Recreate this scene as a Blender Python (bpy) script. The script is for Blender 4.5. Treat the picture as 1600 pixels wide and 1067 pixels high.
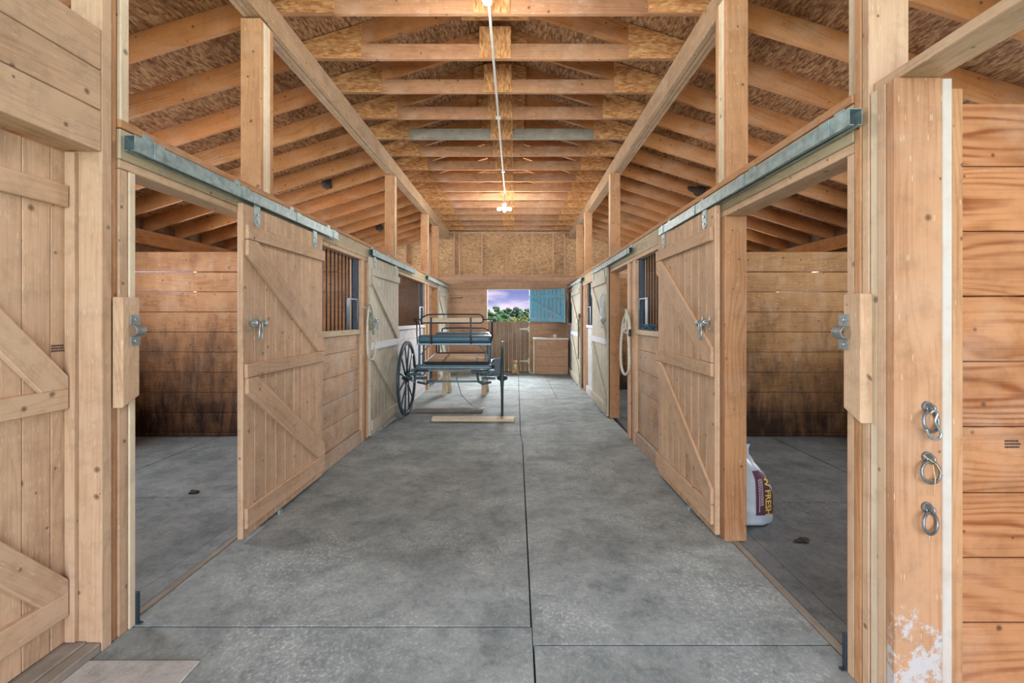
import bpy, bmesh, math, random
from mathutils import Vector, Matrix, noise
R = random.Random(7)
for o in list(bpy.data.objects): bpy.data.objects.remove(o)
sc = bpy.context.scene
COL = sc.collection

# ------------------------------------------------------------------ camera
EYE = 1.45
cd = bpy.data.cameras.new('camera'); cam = bpy.data.objects.new('camera', cd); COL.objects.link(cam)
cam.location = (0, 0, EYE); cam.rotation_euler = (math.pi/2, 0, 0)
cd.sensor_width = 36; cd.lens = 711/1600*36
cd.shift_x = -7/1600; cd.shift_y = -36.5/1600
cd.clip_start = 0.02; cd.clip_end = 500
sc.camera = cam
vs = sc.view_settings
vs.view_transform = 'Standard'; vs.look = 'None'; vs.gamma = 1; vs.use_curve_mapping = False
vs.exposure = 0.38
sc.cycles.max_bounces = 10; sc.cycles.diffuse_bounces = 7

def lin(c):
    return tuple(((x/255)/12.92 if x/255 <= .04045 else ((x/255+.055)/1.055)**2.4) for x in c)+(1,)

# ------------------------------------------------------------------ world
w = bpy.data.worlds.new('sky'); sc.world = w; w.use_nodes = True
nt = w.node_tree; nt.nodes.clear()
def N(nt, t, **k):
    n = nt.nodes.new(t)
    for a, b in k.items(): setattr(n, a, b)
    return n
out = N(nt, 'ShaderNodeOutputWorld'); bg = N(nt, 'ShaderNodeBackground'); bg.inputs[1].default_value = 1.0
tc = N(nt, 'ShaderNodeTexCoord'); sp = N(nt, 'ShaderNodeSeparateXYZ')
rp = N(nt, 'ShaderNodeValToRGB'); e = rp.color_ramp.elements
e[0].position = 0.01; e[0].color = lin((222, 212, 230)); e[1].position = .055; e[1].color = lin((124, 132, 188)); e3 = e.new(.028); e3.color = lin((160, 162, 210))
e2 = e.new(.5); e2.color = lin((150, 170, 220))
nz = N(nt, 'ShaderNodeTexNoise'); nz.inputs['Scale'].default_value = 9; nz.inputs['Detail'].default_value = 6
mp = N(nt, 'ShaderNodeMapping'); mp.inputs['Scale'].default_value = (1, 1, 3.5); mp.inputs['Location'].default_value = (3.3, 1.2, .4)
cr = N(nt, 'ShaderNodeValToRGB'); cr.color_ramp.elements[0].position = .5; cr.color_ramp.elements[1].position = .72
mx = N(nt, 'ShaderNodeMixRGB'); mx.inputs[2].default_value = lin((232, 215, 232))
nt.links.new(tc.outputs['Generated'], sp.inputs[0]); nt.links.new(sp.outputs[2], rp.inputs[0])
nt.links.new(tc.outputs['Generated'], mp.inputs[0]); nt.links.new(mp.outputs[0], nz.inputs[0]); nt.links.new(nz.outputs[0], cr.inputs[0])
nt.links.new(cr.outputs[0], mx.inputs[0]); nt.links.new(rp.outputs[0], mx.inputs[1])
nt.links.new(mx.outputs[0], bg.inputs[0]); nt.links.new(bg.outputs[0], out.inputs[0])

# ------------------------------------------------------------------ daylight through the openings, and added stall fill
def area(name, loc, rot, sx, sy, power, col=(1, .97, .93)):
    l = bpy.data.lights.new(name, 'AREA'); l.shape = 'RECTANGLE'; l.size = sx; l.size_y = sy; l.energy = power; l.color = col
    o = bpy.data.objects.new(name, l); COL.objects.link(o); o.location = loc; o.rotation_euler = rot
    return o
RX = math.radians
area('entrance_daylight', (-.2, -4.5, 2.1), (RX(90), 0, 0), 7.5, 4.0, 600, (.95, .975, 1.0))
area('dutch_door_daylight', (-.22, 13.7, 2.75), (RX(-62), 0, 0), 2.4, 1.8, 950, (.9, .95, 1.0))
for y, s in ((3.9, -1), (6.85, -1), (10.6, -1), (3.9, 1), (7.85, 1), (10.6, 1)):  # fill lamps added outside the stall windows to brighten the stalls
    area('stall_fill', ((-5.5 if s < 0 else 5.12), y, 1.95), (0, RX(-80)*s*-1*-1, 0) if s > 0 else (0, RX(-80), 0), .55, 1.0, 135 if s < 0 else 100, (.95, .97, 1.0))
for o in list(bpy.data.objects):
    if o.name.startswith('stall_fill'):
        o.rotation_euler = (0, RX(-80) if o.location.x < 0 else RX(80), 0)

sl = bpy.data.lights.new('sun', 'SUN'); sl.energy = 2.6; sl.angle = RX(1); so = bpy.data.objects.new('sun', sl); COL.objects.link(so)
so.rotation_euler = (RX(10), RX(24), 0)
# ------------------------------------------------------------------ materials
def mat_base(name):
    m = bpy.data.materials.new(name); m.use_nodes = True
    return m, m.node_tree, m.node_tree.nodes['Principled BSDF']
def simple(name, c, rough=.6, metal=0, noise_amt=.12, scale=30, bump=.0):
    m, nt, b = mat_base(name)
    b.inputs['Roughness'].default_value = rough; b.inputs['Metallic'].default_value = metal
    t = N(nt, 'ShaderNodeTexCoord'); n = N(nt, 'ShaderNodeTexNoise'); n.inputs['Scale'].default_value = scale; n.inputs['Detail'].default_value = 5
    r = N(nt, 'ShaderNodeValToRGB'); c = lin(c)
    r.color_ramp.elements[0].position = .3; r.color_ramp.elements[1].position = .7
    r.color_ramp.elements[0].color = tuple(x*(1-noise_amt*2) for x in c[:3])+(1,)
    r.color_ramp.elements[1].color = tuple(min(1, x*(1+noise_amt)) for x in c[:3])+(1,)
    nt.links.new(t.outputs['Object'], n.inputs[0]); nt.links.new(n.outputs[0], r.inputs[0]); nt.links.new(r.outputs[0], b.inputs['Base Color'])
    if bump:
        bp = N(nt, 'ShaderNodeBump'); bp.inputs['Strength'].default_value = bump; bp.inputs['Distance'].default_value = .01
        nt.links.new(n.outputs[0], bp.inputs['Height']); nt.links.new(bp.outputs[0], b.inputs['Normal'])
    return m

def math_n(nt, op, a, b=None, c=None, clamp=False):
    n = N(nt, 'ShaderNodeMath', operation=op); n.use_clamp = clamp
    for i, v in enumerate((a, b, c)):
        if v is None: continue
        if isinstance(v, (int, float)): n.inputs[i].default_value = v
        else: nt.links.new(v, n.inputs[i])
    return n.outputs[0]
def mix(nt, f, a, b, mode='MIX'):
    n = N(nt, 'ShaderNodeMixRGB', blend_type=mode)
    for i, v in enumerate((f, a, b)):
        if isinstance(v, (int, float)): n.inputs[i].default_value = v
        elif isinstance(v, tuple): n.inputs[i].default_value = v
        else: nt.links.new(v, n.inputs[i])
    return n.outputs[0]
def ramp(nt, f, stops):
    n = N(nt, 'ShaderNodeValToRGB'); e = n.color_ramp.elements
    e[0].position, e[0].color = stops[0]; e[1].position, e[1].color = stops[-1]
    for p, c in stops[1:-1]:
        x = e.new(p); x.color = c
    nt.links.new(f, n.inputs[0]); return n.outputs[0]
G = lambda v: (v, v, v, 1)

def wood(name, base, dark, ring=.35, knots=.62, tone=.22, fleck=0., grime=None, grime_col=(38, 26, 24), wash=None, wash_col=(205, 210, 214), rough=.72, hue=None, peel=None, sat=.95):
    """timber; UV 'UVMap' runs along the board in metres, UV 'rnd' holds one random pair per board"""
    m, nt, b = mat_base(name)
    uv = N(nt, 'ShaderNodeUVMap', uv_map='UVMap').outputs[0]; rn = N(nt, 'ShaderNodeUVMap', uv_map='rnd').outputs[0]
    tcn = N(nt, 'ShaderNodeTexCoord').outputs['Object']; geo = N(nt, 'ShaderNodeNewGeometry').outputs['Position']
    def mapped(sx, sy, src=uv):
        n = N(nt, 'ShaderNodeMapping'); n.inputs['Scale'].default_value = (sx, sy, 1); nt.links.new(src, n.inputs[0]); return n.outputs[0]
    def noi(v, s=1., d=4., rr=.55, dist=0.):
        n = N(nt, 'ShaderNodeTexNoise'); n.inputs['Scale'].default_value = s; n.inputs['Detail'].default_value = d
        n.inputs['Roughness'].default_value = rr; n.inputs['Distortion'].default_value = dist; nt.links.new(v, n.inputs[0]); return n.outputs[0]
    fine = noi(mapped(3, 110), 1, 3)
    # growth rings: distorted bands across the board
    sv = N(nt, 'ShaderNodeSeparateXYZ'); nt.links.new(uv, sv.inputs[0])
    cn = noi(mapped(.55, 3.2), 1, 2.5, .5, .15)
    ph = math_n(nt, 'ADD', math_n(nt, 'MULTIPLY', cn, 95), math_n(nt, 'MULTIPLY', sv.outputs[1], 150))
    sn = math_n(nt, 'MULTIPLY_ADD', math_n(nt, 'SINE', ph), .5, .5)
    amp = ramp(nt, noi(mapped(.8, 2.2), 1.7, 2), [(.38, G(.15)), (.66, G(1))])
    rings = math_n(nt, 'MULTIPLY', math_n(nt, 'POWER', sn, 2.2), amp)
    big = noi(mapped(.9, 3.0), 1.3, 3)
    D, B = lin(dark), lin(base)
    f = math_n(nt, 'MULTIPLY', rings, ring)
    f = math_n(nt, 'ADD', f, math_n(nt, 'MULTIPLY', math_n(nt, 'SUBTRACT', fine, .44), 1.05), clamp=True)
    f = math_n(nt, 'ADD', f, math_n(nt, 'MULTIPLY', math_n(nt, 'SUBTRACT', big, .5), 1.5), clamp=True)
    col = mix(nt, f, B, D)
    # knots
    vo = N(nt, 'ShaderNodeTexVoronoi', voronoi_dimensions='2D'); vo.inputs['Scale'].default_value = 5.2; nt.links.new(uv, vo.inputs['Vector'])
    sepc = N(nt, 'ShaderNodeSeparateColor'); nt.links.new(vo.outputs['Color'], sepc.inputs[0])
    on = math_n(nt, 'GREATER_THAN', sepc.outputs[0], max(.3, knots-.22))
    kd = math_n(nt, 'ADD', vo.outputs['Distance'], math_n(nt, 'MULTIPLY', math_n(nt, 'SUBTRACT', noi(uv, 25, 2), .5), .04))
    sz = math_n(nt, 'ADD', .028, math_n(nt, 'MULTIPLY', sepc.outputs[1], .052))
    kk = math_n(nt, 'SUBTRACT', 1, math_n(nt, 'DIVIDE', kd, sz), clamp=True)
    kk = math_n(nt, 'MULTIPLY', math_n(nt, 'POWER', kk, .5, clamp=True), on)
    col = mix(nt, math_n(nt, 'MULTIPLY', kk, .85), col, lin(tuple(x*.45 for x in dark)))
    # one tone per board
    wn = N(nt, 'ShaderNodeTexWhiteNoise', noise_dimensions='2D'); nt.links.new(rn, wn.inputs['Vector'])
    col = mix(nt, 1., col, ramp(nt, wn.outputs['Value'], [(0., G(1-tone)), (1., G(1+0*tone))]), 'MULTIPLY')
    if hue:
        sc2 = N(nt, 'ShaderNodeSeparateColor'); nt.links.new(wn.outputs['Color'], sc2.inputs[0])
        col = mix(nt, math_n(nt, 'MULTIPLY', math_n(nt, 'POWER', sc2.outputs[1], 1.6), .75), col, lin(hue), 'MIX') if False else mix(nt, math_n(nt, 'MULTIPLY', sc2.outputs[1], .55), col, mix(nt, 1., col, lin(hue), 'MULTIPLY'))
    # handling marks and dust blotches
    bl = noi(tcn, 2.3, 5, .65)
    col = mix(nt, math_n(nt, 'MULTIPLY', ramp(nt, bl, [(.5, G(0)), (.72, G(1))]), .28), col, lin((196, 178, 158)))
    mo = noi(tcn, 9, 6, .75)
    col = mix(nt, 1., col, ramp(nt, mo, [(.3, G(.80)), (.5, G(1)), (.72, G(1.06))]), 'MULTIPLY')
    if fleck:
        fl = N(nt, 'ShaderNodeTexVoronoi', voronoi_dimensions='2D'); nt.links.new(mapped(14, 120), fl.inputs['Vector']); fl.inputs['Scale'].default_value = 1.0
        s3 = N(nt, 'ShaderNodeSeparateColor'); nt.links.new(fl.outputs['Color'], s3.inputs[0])
        ff = math_n(nt, 'MULTIPLY', math_n(nt, 'LESS_THAN', fl.outputs['Distance'], .17), math_n(nt, 'GREATER_THAN', s3.outputs[0], 1-fleck))
        col = mix(nt, math_n(nt, 'MULTIPLY', ff, .5), col, lin((226, 208, 178)))
    if wash:   # patchy pale overlay, wash = coverage
        wz = noi(geo, 5.5, 6, .7)
        col = mix(nt, math_n(nt, 'MULTIPLY', ramp(nt, wz, [(.60-wash*.38, G(0)), (.80-wash*.3, G(1))]), .35+.45*min(1, wash)), col, lin(wash_col))
    if peel:   # old paint flaking off the foot of a post; peel = (top z, soft range)
        sxyz = N(nt, 'ShaderNodeSeparateXYZ'); nt.links.new(geo, sxyz.inputs[0])
        pn = math_n(nt, 'ADD', math_n(nt, 'MULTIPLY', math_n(nt, 'SUBTRACT', peel[0], sxyz.outputs[2]), 1/peel[1]), math_n(nt, 'MULTIPLY', math_n(nt, 'SUBTRACT', noi(geo, 9, 6, .75), .5), 2.4))
        col = mix(nt, ramp(nt, pn, [(.45, G(0)), (.6, G(.85))]), col, lin((186, 188, 188)))
    if grime:  # stable muck: grime = (height, amount)
        sxyz = N(nt, 'ShaderNodeSeparateXYZ'); nt.links.new(geo, sxyz.inputs[0])
        mg = N(nt, 'ShaderNodeMapping'); mg.inputs['Scale'].default_value = (7, 7, 1.6); nt.links.new(geo, mg.inputs[0])
        g1 = noi(mg.outputs[0], 1.2, 7, .72, .4)
        g0 = noi(geo, 1.1, 3, .5)
        hgt = math_n(nt, 'SUBTRACT', 1, math_n(nt, 'DIVIDE', sxyz.outputs[2], grime[0]))
        gg = math_n(nt, 'ADD', math_n(nt, 'MULTIPLY', hgt, .85), math_n(nt, 'ADD', math_n(nt, 'MULTIPLY', math_n(nt, 'SUBTRACT', g1, .5), 1.7), math_n(nt, 'MULTIPLY', math_n(nt, 'SUBTRACT', g0, .5), 1.6)))
        col = mix(nt, math_n(nt, 'MULTIPLY', ramp(nt, gg, [(.15, G(0)), (.95, G(1))]), grime[1]), col, lin(grime_col))
    hs = N(nt, 'ShaderNodeHueSaturation'); hs.inputs['Saturation'].default_value = sat; nt.links.new(col, hs.inputs['Color']); col = hs.outputs[0]
    nt.links.new(col, b.inputs['Base Color']); b.inputs['Roughness'].default_value = rough
    b.inputs['Specular IOR Level'].default_value = .25
    bp = N(nt, 'ShaderNodeBump'); bp.inputs['Strength'].default_value = .25; bp.inputs['Distance'].default_value = .004
    nt.links.new(fine, bp.inputs['Height']); nt.links.new(bp.outputs[0], b.inputs['Normal'])
    return m

def osb_mat(name, base, dark, light):
    m, nt, b = mat_base(name)
    uv = N(nt, 'ShaderNodeUVMap', uv_map='UVMap').outputs[0]
    def flakes(sc_, rot):
        n = N(nt, 'ShaderNodeMapping'); n.inputs['Scale'].default_value = (.8, 2.6, 1); n.inputs['Rotation'].default_value = (0, 0, rot)
        no = N(nt, 'ShaderNodeTexNoise'); no.inputs['Scale'].default_value = 3; nt.links.new(uv, no.inputs[0])
        ad = N(nt, 'ShaderNodeVectorMath', operation='MULTIPLY_ADD'); ad.inputs[1].default_value = (.05, .05, .05)
        nt.links.new(no.outputs['Color'], ad.inputs[0]); nt.links.new(uv, ad.inputs[2]); nt.links.new(ad.outputs[0], n.inputs[0])
        v = N(nt, 'ShaderNodeTexVoronoi', voronoi_dimensions='2D'); v.inputs['Scale'].default_value = sc_; nt.links.new(n.outputs[0], v.inputs['Vector'])
        s = N(nt, 'ShaderNodeSeparateColor'); nt.links.new(v.outputs['Color'], s.inputs[0]); return s.outputs
    a = flakes(24, .6); c = flakes(33, 2.4)
    v = math_n(nt, 'ADD', math_n(nt, 'MULTIPLY', a[0], .55), math_n(nt, 'MULTIPLY', c[0], .45))
    col = ramp(nt, v, [(.1, lin(dark)), (.5, lin(base)), (.95, lin(light))])
    n2 = N(nt, 'ShaderNodeTexNoise'); n2.inputs['Scale'].default_value = 1.4; n2.inputs['Detail'].default_value = 5; nt.links.new(uv, n2.inputs[0])
    col = mix(nt, 1, col, ramp(nt, n2.outputs[0], [(.3, G(.72)), (.7, G(1.08))]), 'MULTIPLY')
    nt.links.new(col, b.inputs['Base Color']); b.inputs['Roughness'].default_value = .8; b.inputs['Specular IOR Level'].default_value = .2
    return m

def concrete(name, base, dark, light, patch=.5, streak=None):
    m, nt, b = mat_base(name)
    geo = N(nt, 'ShaderNodeNewGeometry').outputs['Position']
    rn = N(nt, 'ShaderNodeUVMap', uv_map='rnd').outputs[0]
    def noi(s, d, rr=.6, dist=0, sc_=(1, 1, 1)):
        mpn = N(nt, 'ShaderNodeMapping'); mpn.inputs['Scale'].default_value = sc_; nt.links.new(geo, mpn.inputs[0])
        n = N(nt, 'ShaderNodeTexNoise'); n.inputs['Scale'].default_value = s; n.inputs['Detail'].default_value = d; n.inputs['Roughness'].default_value = rr
        n.inputs['Distortion'].default_value = dist; nt.links.new(mpn.outputs[0], n.inputs[0]); return n.outputs[0]
    col = ramp(nt, noi(2.6, 10, .75, .3), [(.3, lin(dark)), (.52, lin(base)), (.75, lin(light))])
    sp1 = ramp(nt, noi(55, 4, .7, 0, (1, .8, 1)), [(.5, G(0)), (.70, G(1))]); area1 = ramp(nt, noi(1.3, 4, .6), [(.48, G(0)), (.66, G(1))])
    col = mix(nt, math_n(nt, 'MULTIPLY', math_n(nt, 'MULTIPLY', sp1, math_n(nt, 'ADD', math_n(nt, 'MULTIPLY', area1, .8), .2)), patch), col, lin(tuple(min(255, x+48) for x in light)))
    sp2 = ramp(nt, noi(11, 9, .8, .8), [(.32, G(.68)), (.5, G(1)), (.7, G(1.12))])
    col = mix(nt, 1, col, sp2, 'MULTIPLY')
    cs = ramp(nt, noi(140, 2, .5), [(.3, G(.88)), (.7, G(1.06))]); col = mix(nt, 1, col, cs, 'MULTIPLY')
    wn = N(nt, 'ShaderNodeTexWhiteNoise', noise_dimensions='2D'); nt.links.new(rn, wn.inputs['Vector'])
    col = mix(nt, 1, col, ramp(nt, wn.outputs['Value'], [(0, G(.9)), (1, G(1.05))]), 'MULTIPLY')
    nt.links.new(col, b.inputs['Base Color']); b.inputs['Roughness'].default_value = .82; b.inputs['Specular IOR Level'].default_value = .3
    bp = N(nt, 'ShaderNodeBump'); bp.inputs['Strength'].default_value = .25; bp.inputs['Distance'].default_value = .004
    nt.links.new(sp2, bp.inputs['Height']); nt.links.new(bp.outputs[0], b.inputs['Normal'])
    return m

M = {}
M['pine'] = wood('pine', (206, 174, 140), (168, 122, 86), ring=.3, knots=.66, tone=.14, fleck=.08)
M['pine_door'] = wood('pine_door', (216, 180, 144), (168, 130, 98), ring=.3, knots=.74, tone=.24, fleck=.2)
M['pine_bleached'] = wood('pine_bleached', (196, 190, 170), (160, 146, 124), ring=.25, knots=.85, tone=.12, fleck=.05)
M['pine_red'] = wood('pine_red', (200, 156, 120), (156, 106, 74), ring=.4, knots=.66, tone=.16, fleck=.05, sat=1.0)
M['plank_big'] = wood('plank_big', (188, 136, 98), (138, 82, 50), ring=1.15, knots=.76, tone=.2, fleck=0., sat=1.06)
M['post'] = wood('post_timber', (194, 148, 106), (146, 98, 64), ring=.4, knots=.6, tone=.12, fleck=.06, sat=1.0)
M['post_pale'] = wood('post_pale', (222, 206, 176), (184, 156, 122), ring=.25, knots=.7, tone=.1, fleck=.15)
M['post_old'] = wood('post_old', (190, 146, 110), (144, 94, 62), ring=.35, knots=.66, tone=.14, fleck=.05, peel=(.50, .5), sat=1.0)
M['painted_edge'] = wood('painted_edge', (196, 180, 160), (160, 136, 112), ring=.2, knots=.9, tone=.05, wash=.75, wash_col=(196, 196, 192))
M['header'] = wood('header', (198, 182, 148), (160, 132, 100), ring=.25, knots=.72, tone=.14, fleck=.22)
M['header_dark'] = wood('header_dark', (168, 118, 84), (132, 84, 56), ring=.3, knots=.7, tone=.12, fleck=.08)
M['beam'] = wood('beam', (174, 142, 108), (128, 98, 70), ring=.3, knots=.72, tone=.12, fleck=.14)
M['rafter'] = wood('rafter', (192, 136, 82), (142, 92, 50), ring=.45, knots=.6, tone=.26, fleck=.0, hue=(255, 225, 205), sat=.98)
M['chord'] = wood('chord', (192, 146, 104), (140, 98, 68), ring=.4, knots=.66, tone=.28, fleck=.08, hue=(245, 215, 215))
M['chord_grey'] = wood('chord_grey', (150, 146, 132), (104, 98, 88), ring=.3, knots=.7, tone=.08)
M['partition'] = wood('partition_planks', (164, 122, 88), (114, 74, 50), ring=.4, knots=.58, tone=.2, fleck=.05, grime=(1.95, .97), sat=1.06)
M['partition_r'] = wood('partition_planks_right', (158, 122, 84), (112, 78, 50), ring=.35, knots=.56, tone=.2, fleck=.08, grime=(1.6, .94), sat=1.06)
M['front_plank'] = wood('stall_front_planks', (194, 160, 126), (150, 114, 86), ring=.35, knots=.62, tone=.2, fleck=.12, wash=.35, wash_col=(184, 180, 176))
M['front_white'] = wood('whitish_planks', (198, 176, 156), (160, 130, 108), ring=.3, knots=.7, tone=.1, fleck=.1, wash=.95, wash_col=(206, 212, 222))  # pale bluish-white mottling over most of the board
M['batten_white'] = wood('whitish_batten', (200, 190, 176), (160, 150, 138), ring=.2, knots=.8, tone=.05, wash=1.1, wash_col=(216, 222, 232))  # whitish tint over nearly the whole batten
M['gable_plank'] = wood('gable_planks', (194, 156, 124), (154, 114, 86), ring=.3, knots=.66, tone=.16)
M['old_board'] = wood('old_board', (172, 144, 124), (124, 98, 82), ring=.35, knots=.7, tone=.32, hue=(225, 225, 235))
M['dark_wood'] = wood('dark_wood', (120, 84, 58), (70, 46, 34), ring=.4, knots=.6, tone=.3)
M['sill_wood'] = wood('sill_wood', (150, 142, 130), (96, 90, 82), ring=.3, knots=.8, tone=.1)
M['sill_dusty'] = wood('sill_dusty', (182, 160, 138), (140, 116, 94), ring=.3, knots=.8, tone=.1)
M['grey_plank'] = wood('grey_plank', (130, 118, 106), (96, 84, 74), ring=.3, knots=.75, tone=.1)
M['pale_plank'] = wood('pale_plank', (214, 196, 164), (186, 160, 122), ring=.3, knots=.8, tone=.05)
M['blue_paint'] = wood('blue_paint', (122, 184, 212), (92, 154, 186), ring=.1, knots=.99, tone=.08, sat=1.0)
M['deck'] = wood('cart_deck', (226, 188, 150), (160, 120, 92), ring=.3, knots=.7, tone=.15)
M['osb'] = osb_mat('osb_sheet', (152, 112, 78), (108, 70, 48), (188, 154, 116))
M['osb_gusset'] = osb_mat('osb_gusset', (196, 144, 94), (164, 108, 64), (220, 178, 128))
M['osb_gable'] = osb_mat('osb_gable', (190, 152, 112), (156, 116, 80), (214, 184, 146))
M['floor'] = concrete('aisle_slabs', (142, 150, 149), (106, 114, 114), (168, 174, 172), .8)
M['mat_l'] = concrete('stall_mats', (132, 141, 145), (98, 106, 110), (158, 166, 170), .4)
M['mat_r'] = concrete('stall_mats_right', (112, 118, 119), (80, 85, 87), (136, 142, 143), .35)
M['paver'] = concrete('pale_concrete', (178, 178, 174), (158, 158, 155), (196, 196, 193), .4)
M['groove'] = simple('joint_dirt', (52, 52, 49), .95)
M['galv'] = simple('galvanised_steel', (150, 172, 174), .45, .35, .18, 25, .1)
M['galv_in'] = simple('track_inside', (40, 50, 54), .7, .3, .1, 25)
M['steel'] = simple('zinc_steel', (176, 188, 190), .32, .75, .15, 60)
M['iron'] = simple('iron', (140, 142, 144), .42, .7, .2, 70)
M['bar'] = simple('bar_iron', (42, 40, 42), .6, .3, .15, 40)
M['bluesteel'] = simple('blue_grey_steel', (58, 72, 86), .5, .3, .15, 30)
M['cart'] = simple('cart_paint', (58, 90, 104), .5, 0, .12, 20)
M['cart_light'] = simple('cart_light_paint', (118, 146, 158), .45, 0, .1, 20)
M['wheelp'] = simple('wheel_paint', (50, 72, 82), .4, .1, .12, 20)
M['black'] = simple('black_iron', (24, 24, 28), .4, .2, .1, 40)
M['cushion'] = simple('cushion_vinyl', (66, 104, 122), .4, 0, .08, 15)
M['piping'] = simple('cushion_band', (150, 176, 194), .4, 0, .05, 15)
M['rope'] = simple('cotton_rope', (206, 204, 190), .9, 0, .2, 90, .5)
M['lead'] = simple('brown_lead', (120, 84, 60), .8, 0, .2, 60)
M['halter'] = simple('faded_halter', (140, 152, 140), .8, 0, .3, 60)
M['bluetwine'] = simple('blue_twine', (30, 86, 112), .8, 0, .25, 60)
M['bag'] = simple('bag_plastic', (196, 214, 226), .42, 0, .05, 8, .2)
M['purple'] = simple('label_purple', (98, 62, 84), .5, 0, .08, 15)
M['yellow'] = simple('label_yellow', (232, 214, 84), .5, 0, .03, 15)
M['white'] = simple('white_print', (226, 222, 226), .5, 0, .03, 15)
M['whitepaint'] = simple('white_paint', (222, 222, 216), .6, 0, .06, 15)
M['conduit'] = simple('white_conduit', (206, 208, 200), .5, 0, .04, 15)
M['ceramic'] = simple('white_ceramic', (230, 222, 206), .25, 0, .03, 15)
M['greyplastic'] = simple('grey_plastic', (104, 116, 128), .55, 0, .05, 10)
M['straw'] = simple('straw', (232, 204, 150), .8, 0, .1, 60)
M['cat'] = simple('cream_tabby_fur', (222, 192, 150), .95, 0, .3, 22, .3)
M['catwhite'] = simple('white_fur', (236, 226, 204), .95, 0, .06, 40)
M['mud'] = simple('dried_mud', (70, 62, 56), .95, 0, .35, 40, .4)
M['grass'] = simple('grass', (120, 150, 80), .95, 0, .25, .6)
M['leaf_a'] = simple('foliage_green', (112, 152, 96), .9, 0, .45, 2.5, .4)
M['leaf_b'] = simple('foliage_yellow', (176, 176, 92), .9, 0, .35, 2.5, .4)
M['leaf_c'] = simple('foliage_dark', (100, 132, 100), .9, 0, .45, 2.5, .4)
M['bark'] = simple('bark', (110, 92, 76), .95, 0, .3, 8)
M['ink'] = simple('stamp_ink', (84, 66, 60), .8, 0, .3, 200)
m_, nt_, b_ = mat_base('lamp_glow'); b_.inputs['Emission Color'].default_value = (1, .98, .93, 1); b_.inputs['Emission Strength'].default_value = 14; M['glow'] = m_

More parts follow.
